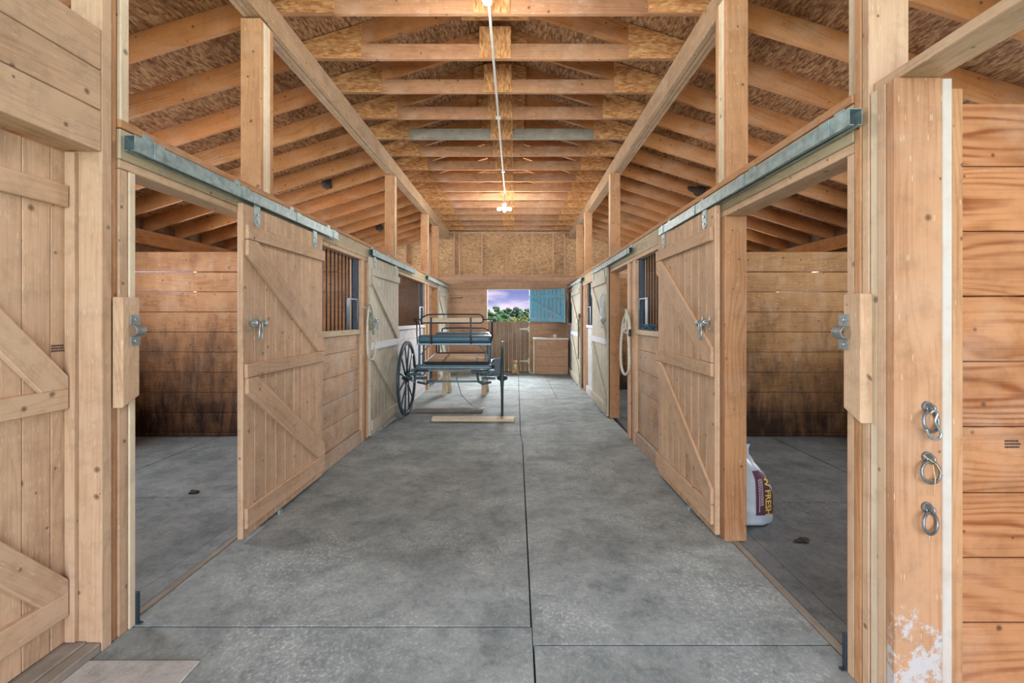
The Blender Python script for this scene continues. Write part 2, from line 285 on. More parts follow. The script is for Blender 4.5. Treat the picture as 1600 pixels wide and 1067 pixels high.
# ------------------------------------------------------------------ mesh helpers
class MB:
    def __init__(s): s.v = []; s.f = []; s.uv = []; s.rn = []; s.sm = []
    def face(s, ids, uvs, rn, sm=False):
        s.f.append(ids); s.uv.append(uvs); s.rn.append(rn); s.sm.append(sm)
    def add(s, pts): n = len(s.v); s.v.extend([tuple(p) for p in pts]); return n
    def frame_box(s, o, a, b, c):
        """box from corner o with edge vectors a (length), b, c"""
        o, a, b, c = Vector(o), Vector(a), Vector(b), Vector(c)
        if a.cross(b).dot(c) < 0: b, c = c, b
        L, Wd, H = a.length, b.length, c.length
        n = s.add([o, o+a, o+a+b, o+b, o+c, o+a+c, o+a+b+c, o+b+c])
        ou, ov = R.uniform(0, 90), R.uniform(0, 90); rn = (R.random(), R.random())
        def q(ids, dims, off):
            du, dv = dims; s.face([n+i for i in ids], [(ou, ov+off), (ou+du, ov+off), (ou+du, ov+off+dv), (ou, ov+off+dv)], rn)
        s.face([n+0, n+3, n+2, n+1], [(ou, ov), (ou, ov+Wd), (ou+L, ov+Wd), (ou+L, ov)], rn)
        s.face([n+4, n+5, n+6, n+7], [(ou, ov+1.7), (ou+L, ov+1.7), (ou+L, ov+1.7+Wd), (ou, ov+1.7+Wd)], rn)
        s.face([n+0, n+1, n+5, n+4], [(ou, ov+3), (ou+L, ov+3), (ou+L, ov+3+H), (ou, ov+3+H)], rn)
        s.face([n+3, n+7, n+6, n+2], [(ou, ov+5), (ou, ov+5+H), (ou+L, ov+5+H), (ou+L, ov+5)], rn)
        s.face([n+0, n+4, n+7, n+3], [(ou, ov), (ou, ov+H), (ou+Wd*.3, ov+H), (ou+Wd*.3, ov)], rn)
        s.face([n+1, n+2, n+6, n+5], [(ou, ov), (ou+Wd*.3, ov), (ou+Wd*.3, ov+H), (ou, ov+H)], rn)
    def box(s, x0, x1, y0, y1, z0, z1, ax=None):
        if x0 > x1: x0, x1 = x1, x0
        d = [('x', abs(x1-x0)), ('y', y1-y0), ('z', z1-z0)]
        if ax is None: ax = max(d, key=lambda t: t[1])[0]
        X, Y, Z = Vector((x1-x0, 0, 0)), Vector((0, y1-y0, 0)), Vector((0, 0, z1-z0))
        o = (x0, y0, z0)
        {'x': lambda: s.frame_box(o, X, Y, Z), 'y': lambda: s.frame_box(o, Y, Z, X), 'z': lambda: s.frame_box(o, Z, X, Y)}[ax]()
        return s
    def bar(s, p0, p1, wside, side, hup):
        """plank from p0 to p1 centred, width wside along side, hup thickness along the other normal"""
        p0, p1 = Vector(p0), Vector(p1); a = p1-p0; sd = Vector(side); sd = (sd-a*(sd.dot(a)/a.length_squared)).normalized(); up = a.normalized().cross(sd)
        s.frame_box(p0-sd*wside/2-up*hup/2, a, sd*wside, up*hup); return s
    def prism(s, poly, axis, a0, a1, along=None):
        """poly: 2-d points; axis 'x': (y,z), 'y': (x,z), 'z': (x,y)"""
        def P(p, t): return {'x': (t, p[0], p[1]), 'y': (p[0], t, p[1]), 'z': (p[0], p[1], t)}[axis]
        k = len(poly); n = s.add([P(p, a0) for p in poly]+[P(p, a1) for p in poly]); rn = (R.random(), R.random()); ou, ov = R.uniform(0, 50), R.uniform(0, 50)
        area2 = sum(poly[i][0]*poly[(i+1) % k][1]-poly[(i+1) % k][0]*poly[i][1] for i in range(k))
        fl = (area2 > 0) ^ (axis == 'y')
        if along is None:
            ex = max(p[0] for p in poly)-min(p[0] for p in poly); ey = max(p[1] for p in poly)-min(p[1] for p in poly); along = (1, 0) if ex >= ey else (0, 1)
        al = math.hypot(*along); cx_, cy_ = along[0]/al, along[1]/al
        uvs = [(p[0]*cx_+p[1]*cy_+ou, -p[0]*cy_+p[1]*cx_+ov) for p in poly]
        A = list(range(k)); 
        if fl:
            s.face([n+i for i in reversed(A)], [uvs[i] for i in reversed(A)], rn); s.face([n+k+i for i in A], [uvs[i] for i in A], rn)
        else:
            s.face([n+i for i in A], [uvs[i] for i in A], rn); s.face([n+k+i for i in reversed(A)], [uvs[i] for i in reversed(A)], rn)
        for i in range(k):
            j = (i+1) % k; ids = [n+i, n+j, n+k+j, n+k+i]; u = [uvs[i], uvs[j], (uvs[j][0]+.04, uvs[j][1]+.04), (uvs[i][0]+.04, uvs[i][1]+.04)]
            if not fl: ids.reverse(); u.reverse()
            s.face(ids, u, rn)
        return s
    def tube(s, pts, r, seg=8, closed=False, caps=True, smooth=True):
        pts = [Vector(p) for p in pts]; n = len(pts); rn = (R.random(), R.random())
        rs = r if isinstance(r, (list, tuple)) else [r]*n
        prev = None; rings = []; L = 0
        for i, p in enumerate(pts):
            a = pts[(i-1) % n] if (closed or i > 0) else p; b = pts[(i+1) % n] if (closed or i < n-1) else p
            t = (b-a).normalized()
            if prev is None:
                u = Vector((0, 0, 1)) if abs(t.z) < .9 else Vector((1, 0, 0)); u = (u-t*u.dot(t)).normalized()
            else:
                u = prev-t*prev.dot(t); u = u.normalized() if u.length > 1e-6 else Vector((1, 0, 0))
            prev = u; v = t.cross(u)
            rings.append(s.add([p+(u*math.cos(2*math.pi*k/seg)+v*math.sin(2*math.pi*k/seg))*rs[i] for k in range(seg)]))
        m = n if closed else n-1
        for i in range(m):
            A, B = rings[i], rings[(i+1) % n]; l = (pts[(i+1) % n]-pts[i]).length
            for k in range(seg):
                k2 = (k+1) % seg
                s.face([A+k, A+k2, B+k2, B+k], [(L, k/seg*.1), (L, (k+1)/seg*.1), (L+l, (k+1)/seg*.1), (L+l, k/seg*.1)], rn, smooth)
            L += l
        if caps and not closed:
            s.face([rings[0]+k for k in reversed(range(seg))], [(0, 0)]*seg, rn); s.face([rings[-1]+k for k in range(seg)], [(0, 0)]*seg, rn)
        return s
    def cyl(s, p0, p1, r, seg=14, r1=None): return s.tube([p0, p1], [r, r if r1 is None else r1], seg, smooth=True)
    def ring(s, c, nrm, Rr, r, seg=24, rs=8):
        c, nrm = Vector(c), Vector(nrm).normalized(); u = nrm.orthogonal().normalized(); v = nrm.cross(u)
        return s.tube([c+(u*math.cos(2*math.pi*i/seg)+v*math.sin(2*math.pi*i/seg))*Rr for i in range(seg)], r, rs, closed=True)
    def ball(s, c, rx, ry=None, rz=None, seg=12, rot=None):
        ry = rx if ry is None else ry; rz = rx if rz is None else rz; rn = (R.random(), R.random()); c = Vector(c); m = seg//2
        rows = []
        for i in range(m+1):
            th = math.pi*i/m; row = []
            for k in range(seg):
                ph = 2*math.pi*k/seg; p = Vector((rx*math.sin(th)*math.cos(ph), ry*math.sin(th)*math.sin(ph), rz*math.cos(th)))
                if rot: p = rot @ p
                row.append(c+p)
            rows.append(s.add(row))
        for i in range(m):
            for k in range(seg):
                k2 = (k+1) % seg; s.face([rows[i]+k, rows[i+1]+k, rows[i+1]+k2, rows[i]+k2], [(k/seg, i/m)]*4, rn, True)
        return s
    def grid(s, fn, nu, nv, smooth=True):
        rn = (R.random(), R.random()); n = len(s.v)
        for i in range(nu+1):
            for j in range(nv+1): s.v.append(tuple(fn(i/nu, j/nv)))
        for i in range(nu):
            for j in range(nv):
                a = n+i*(nv+1)+j; s.face([a, a+nv+1, a+nv+2, a+1], [(i/nu, j/nv), ((i+1)/nu, j/nv), ((i+1)/nu, (j+1)/nv), (i/nu, (j+1)/nv)], rn, smooth)
        return s
    def build(s, name, mat, parent=None, bevel=0, origin=None):
        me = bpy.data.meshes.new(name)
        if parent is not None:
            og = Vector(parent['_o']) if '_o' in parent else Vector(parent.location)
            org = og
        else:
            xs, ys, zs = zip(*s.v); org = Vector(origin) if origin else Vector(((min(xs)+max(xs))/2, (min(ys)+max(ys))/2, min(zs)))
        me.from_pydata([Vector(v)-org for v in s.v], [], s.f)
        u1 = me.uv_layers.new(name='UVMap'); u2 = me.uv_layers.new(name='rnd')
        a, b = [], []
        for uvs, rn in zip(s.uv, s.rn):
            for u in uvs: a += [u[0], u[1]]; b += [rn[0], rn[1]]
        u1.data.foreach_set('uv', a); u2.data.foreach_set('uv', b)
        me.polygons.foreach_set('use_smooth', s.sm)
        me.materials.append(M[mat] if isinstance(mat, str) else mat); me.update()
        o = bpy.data.objects.new(name, me); COL.objects.link(o)
        if parent is not None: o.parent = parent; ORG[o] = org
        else: o.location = org
        if bevel:
            md = o.modifiers.new('edge', 'BEVEL'); md.width = bevel; md.segments = 1; md.limit_method = 'ANGLE'; md.angle_limit = RX(50)
        return o
ORG = {}
def cat_curve(pts, n=6):
    P_ = [Vector(p) for p in pts]; out_ = []
    for i in range(len(P_)-1):
        a = P_[max(i-1, 0)]; b = P_[i]; c = P_[i+1]; e_ = P_[min(i+2, len(P_)-1)]
        for k in range(n):
            u = k/n; out_.append(.5*((2*b)+(c-a)*u+(2*a-5*b+4*c-e_)*u*u+(3*b-a-3*c+e_)*u**3))
    out_.append(P_[-1]); return out_
def sub(mb, name, mat, parent, bevel=0):
    """a sub-part: parent is a part mesh, whose own local origin is its thing's base"""
    org = ORG[parent]; me_o = MB.build(mb, name, mat, None, bevel, origin=org)
    me_o.location = (0, 0, 0); me_o.parent = parent; ORG[me_o] = org
    return me_o
def tag(o, label, cat, group=None, kind=None):
    if label: o['label'] = label
    if cat: o['category'] = cat
    if group: o['group'] = group
    if kind: o['kind'] = kind
    return o
def thing(name, loc, label, cat, group=None):
    o = bpy.data.objects.new(name, None); COL.objects.link(o); o.location = loc; o.empty_display_size = .1
    return tag(o, label, cat, group)
def struct(o): o['kind'] = 'structure'; return o

# ------------------------------------------------------------------ dimensions
CX = -.19; XL, XR = -1.80, 1.355; OL, OR = -5.26, 4.88; YE = 12.2
XH = {-1: XL, 1: XR}; OUT = {-1: OL, 1: OR}
ZB0, ZB1 = 3.56, 3.76; SL = .31
def raft(X): return ZB1-SL*(abs(X-CX)-1.60)        # underside of a rafter
ORD = ['first', 'second', 'third', 'fourth', 'fifth', 'sixth', 'seventh', 'eighth', 'ninth', 'tenth', 'eleventh', 'twelfth', 'thirteenth', 'fourteenth', 'fifteenth', 'sixteenth', 'seventeenth', 'eighteenth']
SN = {-1: 'left', 1: 'right'}

# ------------------------------------------------------------------ floor
def slab(m, x0, x1, y0, y1, top=0.):
    g = .004; m.box(x0+g, x1-g, y0+g, y1-g, top-.05, top, 'y')
m = MB()
for r in ((-1.84, .075, -.6, 2.14), (-1.84, .07, 2.14, 5.63), (-1.84, .05, 5.63, 8.15), (-1.84, .05, 8.15, 10.4), (-1.84, .05, 10.4, YE),
          (.075, 1.40, -.6, 2.02), (.07, 1.40, 2.02, 5.34), (.05, 1.40, 5.34, 8.17), (.05, .73, 8.17, YE), (.73, 1.40, 8.17, YE)): slab(m, *r)
struct(m.build('floor', 'floor', bevel=.003))
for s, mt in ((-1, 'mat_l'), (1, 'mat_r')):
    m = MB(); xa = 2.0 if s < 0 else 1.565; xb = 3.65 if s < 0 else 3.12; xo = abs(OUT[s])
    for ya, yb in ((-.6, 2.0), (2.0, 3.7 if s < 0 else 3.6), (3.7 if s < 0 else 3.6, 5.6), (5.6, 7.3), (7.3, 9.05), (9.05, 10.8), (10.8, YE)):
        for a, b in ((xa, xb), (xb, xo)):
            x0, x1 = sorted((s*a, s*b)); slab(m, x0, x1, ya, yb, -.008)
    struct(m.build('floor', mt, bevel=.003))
m = MB(); m.box(OL-.1, OR+.1, -.6, YE+.1, -.14, -.056); struct(m.build('floor', 'groove'))
# door sills
for s in (-1, 1):
    m = MB(); xi, xo = (1.84, 2.0) if s < 0 else (1.40, 1.565)
    x0, x1 = sorted((s*(xi+.045), s*xo)); m.box(x0, x1, -.6, YE, -.05, -.002, 'y'); struct(m.build('trim_1', 'mat_l' if s < 0 else 'mat_r', bevel=.004))
    m = MB(); x0, x1 = sorted((s*xi, s*(xi+.042)))
    m.box(x0, x1, 1.87, 5.2, -.05, .003); struct(m.build('trim_2', 'sill_wood', bevel=.004))
m = MB(); m.prism([(-1.80, -.5), (-1.33, -.5), (-1.33, 1.915), (-1.80, 1.915)], 'z', .0005, .012)
tag(m.build('concrete_paver', 'paver', bevel=.004), 'pale rough concrete paver set at the foot of the left door sill', 'paver')

# ------------------------------------------------------------------ roof
m = MB()
TH = .19/math.cos(math.atan(SL))
for s in (-1, 1):
    xo = (OL-.35) if s < 0 else (OR+.35)
    for i in range(5):
        xa = CX+(xo-CX)*i/5; xb = CX+(xo-CX)*(i+1)/5
        for j in range(6):
            y0 = -.55+j*2.44; y1 = min(y0+2.436, YE+.35)
            g = .003*s
            m.frame_box((xa, y0, raft(xa)+.196), (0, y1-y0, 0), (xb-g-xa, 0, raft(xb-g)-raft(xa)), (0, 0, .012))
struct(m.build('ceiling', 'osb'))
m = MB()
for s in (-1, 1):
    xo = (OL-.4) if s < 0 else (OR+.4)
    m.frame_box((CX, -.6, raft(CX)+.215), (0, YE+1.0, 0), (xo-CX, 0, raft(xo)-raft(CX)), (0, 0, .02))
struct(m.build('ceiling', 'dark_wood'))

TR0, TRS = 3.453, .606
NT = 15
for k in range(-3, NT):
    y = TR0+TRS*k
    from_back = NT-1-k
    if k == 4: lab = 'roof truss with a silvery grey weathered bottom chord under the ridge'
    else: lab = 'open wooden roof truss spanning the aisle, %s forward from the gable wall' % ORD[from_back]
    t = thing('roof_truss', (CX, y, ZB1), lab, 'roof truss', 'roof trusses over the aisle')
    for s in (-1, 1):
        xo = (OL-.3) if s < 0 else (OR+.3)
        a = MB(); a.prism([(CX, raft(CX)), (xo, raft(xo)), (xo, raft(xo)+TH*.98), (CX, raft(CX)+TH*.98)], 'y', y, y+.038, along=(xo-CX, raft(xo)-raft(CX)))
        # board UVs along the slope
        a.build('rafter', 'rafter', t)
        c = MB(); x1 = CX+s*1.74
        c.box(CX+s*.001, x1, y+.002, y+.036, ZB1+.001, ZB1+.14)
        c.build('bottom_chord', 'chord_grey' if k == 4 else 'chord', t, .003)
        g = MB(); xa = CX+s*1.745; xb = CX+s*1.19
        g.prism([(xa, ZB1+.002), (xb, ZB1+.002), (xb, raft(xb)+.185), (xa, raft(xa)+.185)], 'y', y-.012, y-.001); g.build('heel_gusset', 'osb_gusset', t)
    g = MB(); g.box(CX-.14, CX+.14, y-.012, y-.001, ZB1+.001, ZB1+.285, 'z'); g.build('splice_gusset', 'osb_gusset', t)
    g = MB(); g.prism([(CX-.3, raft(CX-.3)-.06), (CX+.3, raft(CX+.3)-.06), (CX+.3, raft(CX+.3)+.185), (CX, raft(CX)+.19), (CX-.3, raft(CX-.3)+.185)], 'y', y-.012, y-.001); g.build('ridge_gusset', 'osb_gusset', t)

# long support beams, three plies
BX = {-1: (-1.79, -1.92), 1: (1.41, 1.54)}
for s in (-1, 1):
    m = MB(); a, b = BX[s]; ys = [-.5, 3.28, 6.78, 9.3, YE] if s < 0 else [-.5, 3.04, 6.68, 9.12, YE]
    for i in range(3):
        x0 = a+(b-a)*i/3+(.002 if s > 0 else -.002)*(i > 0); x1 = a+(b-a)*(i+1)/3
        for j in range(4): m.box(x0, x1, ys[j]+.002, ys[j+1]-.002, ZB0+R.uniform(0, .008), ZB1-.001, 'y')
    tag(m.build('support_beam', 'beam', bevel=.003), 'long three-ply timber beam carrying the roof trusses along the %s side of the aisle' % SN[s], 'beam')

# ------------------------------------------------------------------ stall fronts: headers
ZT0, ZT1 = 2.316, 2.353; ZH0, ZH1 = 2.175, 2.312; ZL = 2.132
for s in (-1, 1):
    X = XH[s]; ya = 2.065 if s < 0 else 1.83
    t = thing('stall_header', (X, ya, ZL), 'built-up timber header running above the %s row of stall doors' % SN[s], 'header')
    dz = 0 if s < 0 else -.018
    m = MB(); cuts = [ya, 4.6, 7.2, 9.6, YE-.01]
    for i in range(4): m.box(X, X+s*.036, cuts[i]+.001, cuts[i+1]-.001, ZH0+dz, ZH1, 'y'); m.box(X+s*.10, X+s*.136, cuts[i]+.001, cuts[i+1]-.001, ZH0+dz, ZH1, 'y')
    m.build('face_board', 'header_dark' if False else 'header', t, .003)
    m = MB(); m.box(X-s*.004, X+s*.138, ya, 5.0, ZT0, ZT1, 'y'); m.box(X-s*.004, X+s*.138, 5.003, YE-.01, ZT0, ZT1, 'y'); m.build('top_plate', 'post', t, .003)
    m = MB(); m.box(X+s*.002, X+s*.138, ya, 4.4, ZL+dz, ZH0-.002+dz, 'y'); m.box(X+s*.002, X+s*.138, 4.403, YE-.01, ZL+dz, ZH0-.002+dz, 'y'); m.build('bottom_plate', 'pine', t, .003)

# posts -----------------------------------------------------------
def ply_post(name, s, y0, y1, z0, z1, plies, mats, label, cat, grp=None, xi=None, depth=.14, stagger=0.):
    X = XH[s] if xi is None else xi
    t = thing(name, (X+s*depth/2, (y0+y1)/2, z0), label, cat, grp)
    w_ = (y1-y0)/plies
    for i in range(plies):
        a = MB(); off = stagger*((i*37) % 3)/2
        a.box(X+s*off, X+s*depth, y0+i*w_+.0008, y0+(i+1)*w_-.0008, z0, z1, 'z')
        a.build('ply', mats[i % len(mats)], t, .003)
    return t
UP = {-1: ((3.197, 3.37), (6.70, 6.855), (9.21, 9.36), (10.4, 10.55)), 1: ((2.954, 3.12), (6.60, 6.755), (9.05, 9.20), (10.25, 10.40))}
for s in (-1, 1):
    for i, (a, b) in enumerate(UP[s]):
        ply_post('upper_post', s, a, b, ZT1, ZB0, 4, ['post', 'post_pale', 'post_pale'], 'upper timber post between %s stall header and roof beam, %s from the entrance end' % (SN[s], ORD[i]), 'post', 'upper posts carrying the beams', xi=XH[s] if s < 0 else 1.365)
        ply_post('door_post', s, a, b, 0, ZL-.001+(0 if s < 0 else -.018), 3, ['post', 'pine_red', 'pine'], 'floor-standing timber door post in the %s stall row, %s from the entrance end' % (SN[s], ORD[i]), 'post', 'stall door posts')
    for i, (a, b) in enumerate((((5.30, 5.58), (8.96, 9.205)) if s < 0 else ((5.19, 5.56), (8.86, 9.045)))):
        ply_post('corner_post', s, a, b, 0, ZL-.001+(0 if s < 0 else -.018), 4 if i == 0 else 3, ['pine', 'pine_red', 'post'], 'multi-stud timber post at the end of the %s %s barred stall front' % (ORD[i], SN[s]), 'post', stagger=.02)
# near-left assembly
t = thing('entrance_post', (-1.87, 2.05, 0), 'tall multi-stud post between the near left plank door and first open stall', 'post')
for (a, b, x0, z1, mt) in ((1.975, 2.024, -1.80, ZB0, 'pine'), (2.032, 2.062, -1.812, ZB0, 'post'), (2.066, 2.112, -1.805, 2.13, 'pine'), (2.117, 2.151, -1.80, 2.13, 'post_pale')):
    m = MB(); m.box(x0, -1.936, a, b, .0, z1, 'z'); m.build('stud', mt, t, .003)
m = MB(); m.box(-1.80, -1.936, 2.07, 2.115, ZT1, ZB0, 'z'); tag(m.build('upper_stud', 'post_pale', bevel=.003), 'pale stud standing on the left header plate beside the tall entrance post', 'stud')
# near-right assembly
t = thing('entrance_post', (1.44, 1.75, 0), 'broad built-up post on the near right with three tie rings', 'post')
for (a, b, x0, x1, z1, mt) in ((1.63, 1.668, 1.355, 1.527, 2.313, 'post_old'), (1.671, 1.709, 1.355, 1.50, 2.313, 'pine'), (1.712, 1.749, 1.36, 1.50, 2.313, 'post_pale'), (1.754, 1.789, 1.358, 1.513, ZB0, 'pine'), (1.791, 1.826, 1.355, 1.513, ZB0, 'post')):
    m = MB(); m.box(x0, x1, a, b, 0, z1, 'z'); m.build('stud', mt, t, .003)
m = MB(); m.box(1.355, 1.49, 1.829, 1.866, 0, ZL-.02, 'z'); m.build('stud', 'pine', t, .003)
m = MB(); m.box(1.528, 1.562, 1.63, 1.72, 0, 2.31, 'z'); m.build('painted_stud', 'painted_edge', t, .003)['label'] = 'worn white painted stud'
m = MB(); m.box(1.563, 1.603, 1.632, 1.72, 0, 2.275, 'z'); m.build('stud', 'post', t, .003)
m = MB(); m.box(1.375, 1.505, 1.835, 1.885, ZT1+.001, ZB0, 'z'); tag(m.build('upper_stud', 'post_pale', bevel=.003), 'stud standing on the right header plate behind the ringed post', 'stud')
m = MB(); m.box(1.375, 1.52, -.4, 1.752, 2.3145, 2.353, 'y'); tag(m.build('top_plate', 'pine', bevel=.003), 'flat timber plate crossing the upper right corner above the ringed post', 'beam')
# posts that hold the beams nearest the open entrance
for s in (-1, 1):
    m = MB(); m.box(XH[s], XH[s]+s*.14, -.5, -.36, 0, ZB0, 'z'); struct(m.build('trim_3', 'post', bevel=.003))

# near-left foreground wall over the door, and its door ---------------------------------
m = MB()
for z0, z1 in ((2.172, 2.346), (2.351, 2.52), (2.524, 2.70)): m.box(-1.80, -1.838, -.3, 1.973, z0, z1, 'y')
m.box(-1.84, -1.94, -.3, 1.973, 2.172, 2.21, 'y'); struct(m.build('wall_left', 'pine', bevel=.003))
t = thing('plank_door', (-1.93, 1.6, .05), 'closed pale pine plank door with braces at the near left edge', 'door')
m = MB()
yy = 1.27
for wdt in (.135, .135, .12, .13, .11, .105): m.box(-1.945, -1.965, yy+.001, yy+wdt-.001, .055, 2.165, 'z'); yy += wdt
m.build('panel', 'pine_door', t, .003)
m = MB(); m.box(-1.925, -1.965, 2.006-.0, 2.0, .055, 2.165, 'z') if False else m.box(-1.936, -1.962, 1.985, 1.974, .055, 2.165, 'z') if False else m.box(-1.9, -1.944, 1.955, 1.9735, .055, 2.165, 'z')
m.build('stop_strip', 'pine', t, .002)
for i, (z0, z1) in enumerate(((1.925, 2.018), (1.062, 1.148), (.175, .28))):
    m = MB(); m.box(-1.918, -1.944, 1.27, 1.951, z0, z1, 'y'); m.build('batten', 'pine', t, .003)
for (za, zb) in ((1.88, 1.17), (1.02, .30)):
    m = MB(); m.prism([(1.27, za+.08), (1.27, za-.06), (1.84, zb-.022), (1.951, zb-.022), (1.951, zb+.03)], 'x', -1.9435, -1.918, along=(.68, zb-za)); m.build('brace', 'pine', t, .003)
m = MB(); m.box(-1.80, -1.86, -.3, 1.972, .0, .045, 'y'); m.box(-1.861, -2.0, -.3, 1.972, .0, .05, 'y'); tag(m.build('door_sill', 'sill_wood', bevel=.005), 'worn grey wooden sill under the near left plank door', 'sill')
m = MB(); m.box(-1.966, -2.1, .2, .3, 0, 2.2); 
m = MB(); m.box(-1.94, -1.975, -.3, 1.262, .05, 2.7, 'y'); struct(m.build('wall_left', 'pine', bevel=.003))

# partitions ------------------------------------------------------
def partition(s, y, xi, label, mat, hi=2.27, gap=None, th=.038, step=.248):
    m = MB(); z = .04; xo = OUT[s]-s*.02; i = 0
    m.box(xi, xo, y-.006, y+th, 0.0, .038, 'x')
    while z < hi-.05:
        zt = z+step-.005
        if gap and abs(z+step-gap) < .08: zt = z+step-.010
        m.box(xi, xo, y+R.uniform(0, .004), y+th, z, min(zt, hi), 'x'); z += step
    return tag(m.build('stall_partition', mat, bevel=.005), label, 'partition')
partition(-1, 5.60, -1.945, 'muck-stained plank partition at the back of the first left stall', 'partition', gap=2.02)
partition(1, 5.60, 1.50, 'plank partition at the back of the first right stall behind the bag', 'partition_r', gap=2.02)
partition(-1, 9.22, -1.945, 'plank partition between the second and third left stalls', 'partition')
partition(1, 9.22, 1.50, 'plank partition between the second and third right stalls', 'partition_r')
partition(-1, 2.07, -1.95, 'plank partition behind the tall near left post', 'partition')
m = MB(); z = -.01
for zt in (.105, .34, .576, .812, 1.053, 1.29, 1.528, 1.764, 2.0, 2.23):
    m.box(1.606, OR-.02, 1.655, 1.693, z+.004 if z > 0 else 0, zt, 'x'); z = zt
tag(m.build('stall_partition', 'plank_big', bevel=.003), 'wide orange-grained plank partition at the right edge beside the ringed post', 'partition')
# red-stained beam end seen over partition: outer walls
def outer(s, wins):
    X = OUT[s]; m = MB(); z = 0.
    while z < 2.45:
        zt = min(z+.245, 2.49); segs = [(-.55, YE+.1)]
        for (a, b, c, d) in wins:
            if zt > c+.01 and z < d-.01:
                ns = []
                for (p, q) in segs: ns += [(p, a), (b, q)] if p < a and b < q else [(p, q)]
                segs = ns
        for p, q in segs: m.box(X, X+s*.03, p, q, z, zt-.002, 'y')
        z = zt
    struct(m.build('wall_%s' % SN[s], 'dark_wood' if s > 0 else 'dark_wood'))
    m = MB(); m.box(X-s*.04, X+s*.06, -.55, YE+.1, 2.492, 2.69, 'y'); struct(m.build('wall_%s' % SN[s], 'rafter', bevel=.003))
    m = MB(); m.box(X+s*.062, X+s*.09, -.55, YE+.1, 2.3, 2.93, 'y'); struct(m.build('wall_%s' % SN[s], 'dark_wood'))
    m = MB()
    for (a, b, c, d) in wins:
        for (p, q, u, v) in ((a-.05, a, c-.05, d+.05), (b, b+.05, c-.05, d+.05)): m.box(X-s*.02, X-s*.001, p, q, u, v, 'z')
        m.box(X-s*.02, X-s*.001, a, b, c-.05, c, 'y'); m.box(X-s*.02, X-s*.001, a, b, d, d+.05, 'y')
    struct(m.build('light_window_1' if s < 0 else 'light_window_2', 'post', bevel=.002))
outer(-1, [(3.3, 4.5, 1.715, 2.205), (6.25, 7.45, 1.715, 2.205), (10.0, 11.2, 1.715, 2.205)])  # first and last windows per side unseen, added to let light into the stalls
outer(1, [(3.3, 4.5, 1.715, 2.205), (7.3, 8.5, 1.715, 2.205), (10.0, 11.2, 1.715, 2.205)])

# ------------------------------------------------------------------ gable end wall
m = MB(); DX0, DX1, DZ0, DZ1 = -.775, .345, 1.352, 2.205
z = 0.; zs = [0.]
while zs[-1] < 2.55: zs.append(min(zs[-1]+.187, 2.565))
for a, b in zip(zs, zs[1:]):
    if b-a < .02: continue
    segs = [(OL, DX0), (DX1, OR)] if a < DZ1-.02 else [(OL, OR)]
    if a < DZ1-.02 < b-.02 and b > DZ1+.03: m.box(DX0, DX1, YE, YE+.03, DZ1+.012, b-.002, 'x'); 
    for p, q in segs: m.box(p, q, YE, YE+.03, a, b-.004, 'x')
m.box(OL, OR, YE-.045, YE-.001, 2.567, 2.605, 'x')
struct(m.build('wall_back', 'gable_plank', bevel=.004))
m = MB(); m.box(OL, DX0, YE+.032, YE+.045, 0, 2.6); m.box(DX1, OR, YE+.032, YE+.045, 0, 2.6); m.box(DX0, DX1, YE+.032, YE+.045, DZ1+.01, 2.6); struct(m.build('wall_back', 'dark_wood'))  # dark sheet added behind the planks, blocks outside light at the seams
m = MB()
pts = [(OL-.0, 2.606), (OR, 2.606), (OR, raft(OR)+.18), (CX, raft(CX)+.18), (OL, raft(OL)+.18)]
m.prism(pts, 'y', YE+.0, YE+.02); struct(m.build('wall_back', 'osb_gable'))
m = MB()
for x in (-1.66, -1.52, -.92, -.28, .42, .98, 1.28): m.box(x-.02, x+.02, YE-.09, YE-.001, 2.607, 3.70, 'z')
for x in (-2.3, -2.95, -3.6, -4.25, 1.95, 2.6, 3.25, 3.9): m.box(x-.02, x+.02, YE-.09, YE-.001, 2.607, raft(x)-.0, 'z')
m.box(-1.78, 1.40, YE-.085, YE-.002, 3.702, 3.745, 'x')
struct(m.build('wall_back', 'gable_plank', bevel=.002))
t = thing('dutch_door', ((DX0+DX1)/2, YE+.01, 0), 'closed lower half of a brown plank dutch door in the back wall', 'door')
m = MB(); n = 10
for i in range(n):
    a = DX0+.008+(DX1-DX0-.016)*i/n; b = DX0+.008+(DX1-DX0-.016)*(i+1)/n; m.box(a+.002, b-.002, YE-.02, YE+.005, .03, DZ0, 'z')
m.build('panel', 'old_board', t, .003)
m = MB(); m.box(DX0+.003, DX1-.003, YE-.01, YE+.03, .0, .027, 'x'); m.build('threshold', 'dark_wood', t)
for z in (1.16, .30):
    m = MB(); m.prism([(.08, z-.012), (.08, z+.012), (.30, z+.03), (.30, z-.03)], 'y', YE-.028, YE-.021); m.box(.305, .345, YE-.03, YE-.021, z-.075, z+.075); m.build('hinge', 'whitepaint', t, .001)
m = MB(); m.box(DX0-.02, DX0, YE-.012, YE-.0005, DZ0, DZ1+.02, 'z'); m.box(DX1, DX1+.02, YE-.012, YE-.0005, DZ0, DZ1+.02, 'z'); m.box(DX0, DX1, YE-.012, YE-.0005, DZ1, DZ1+.02, 'x')
struct(m.build('trim_4', 'whitepaint'))
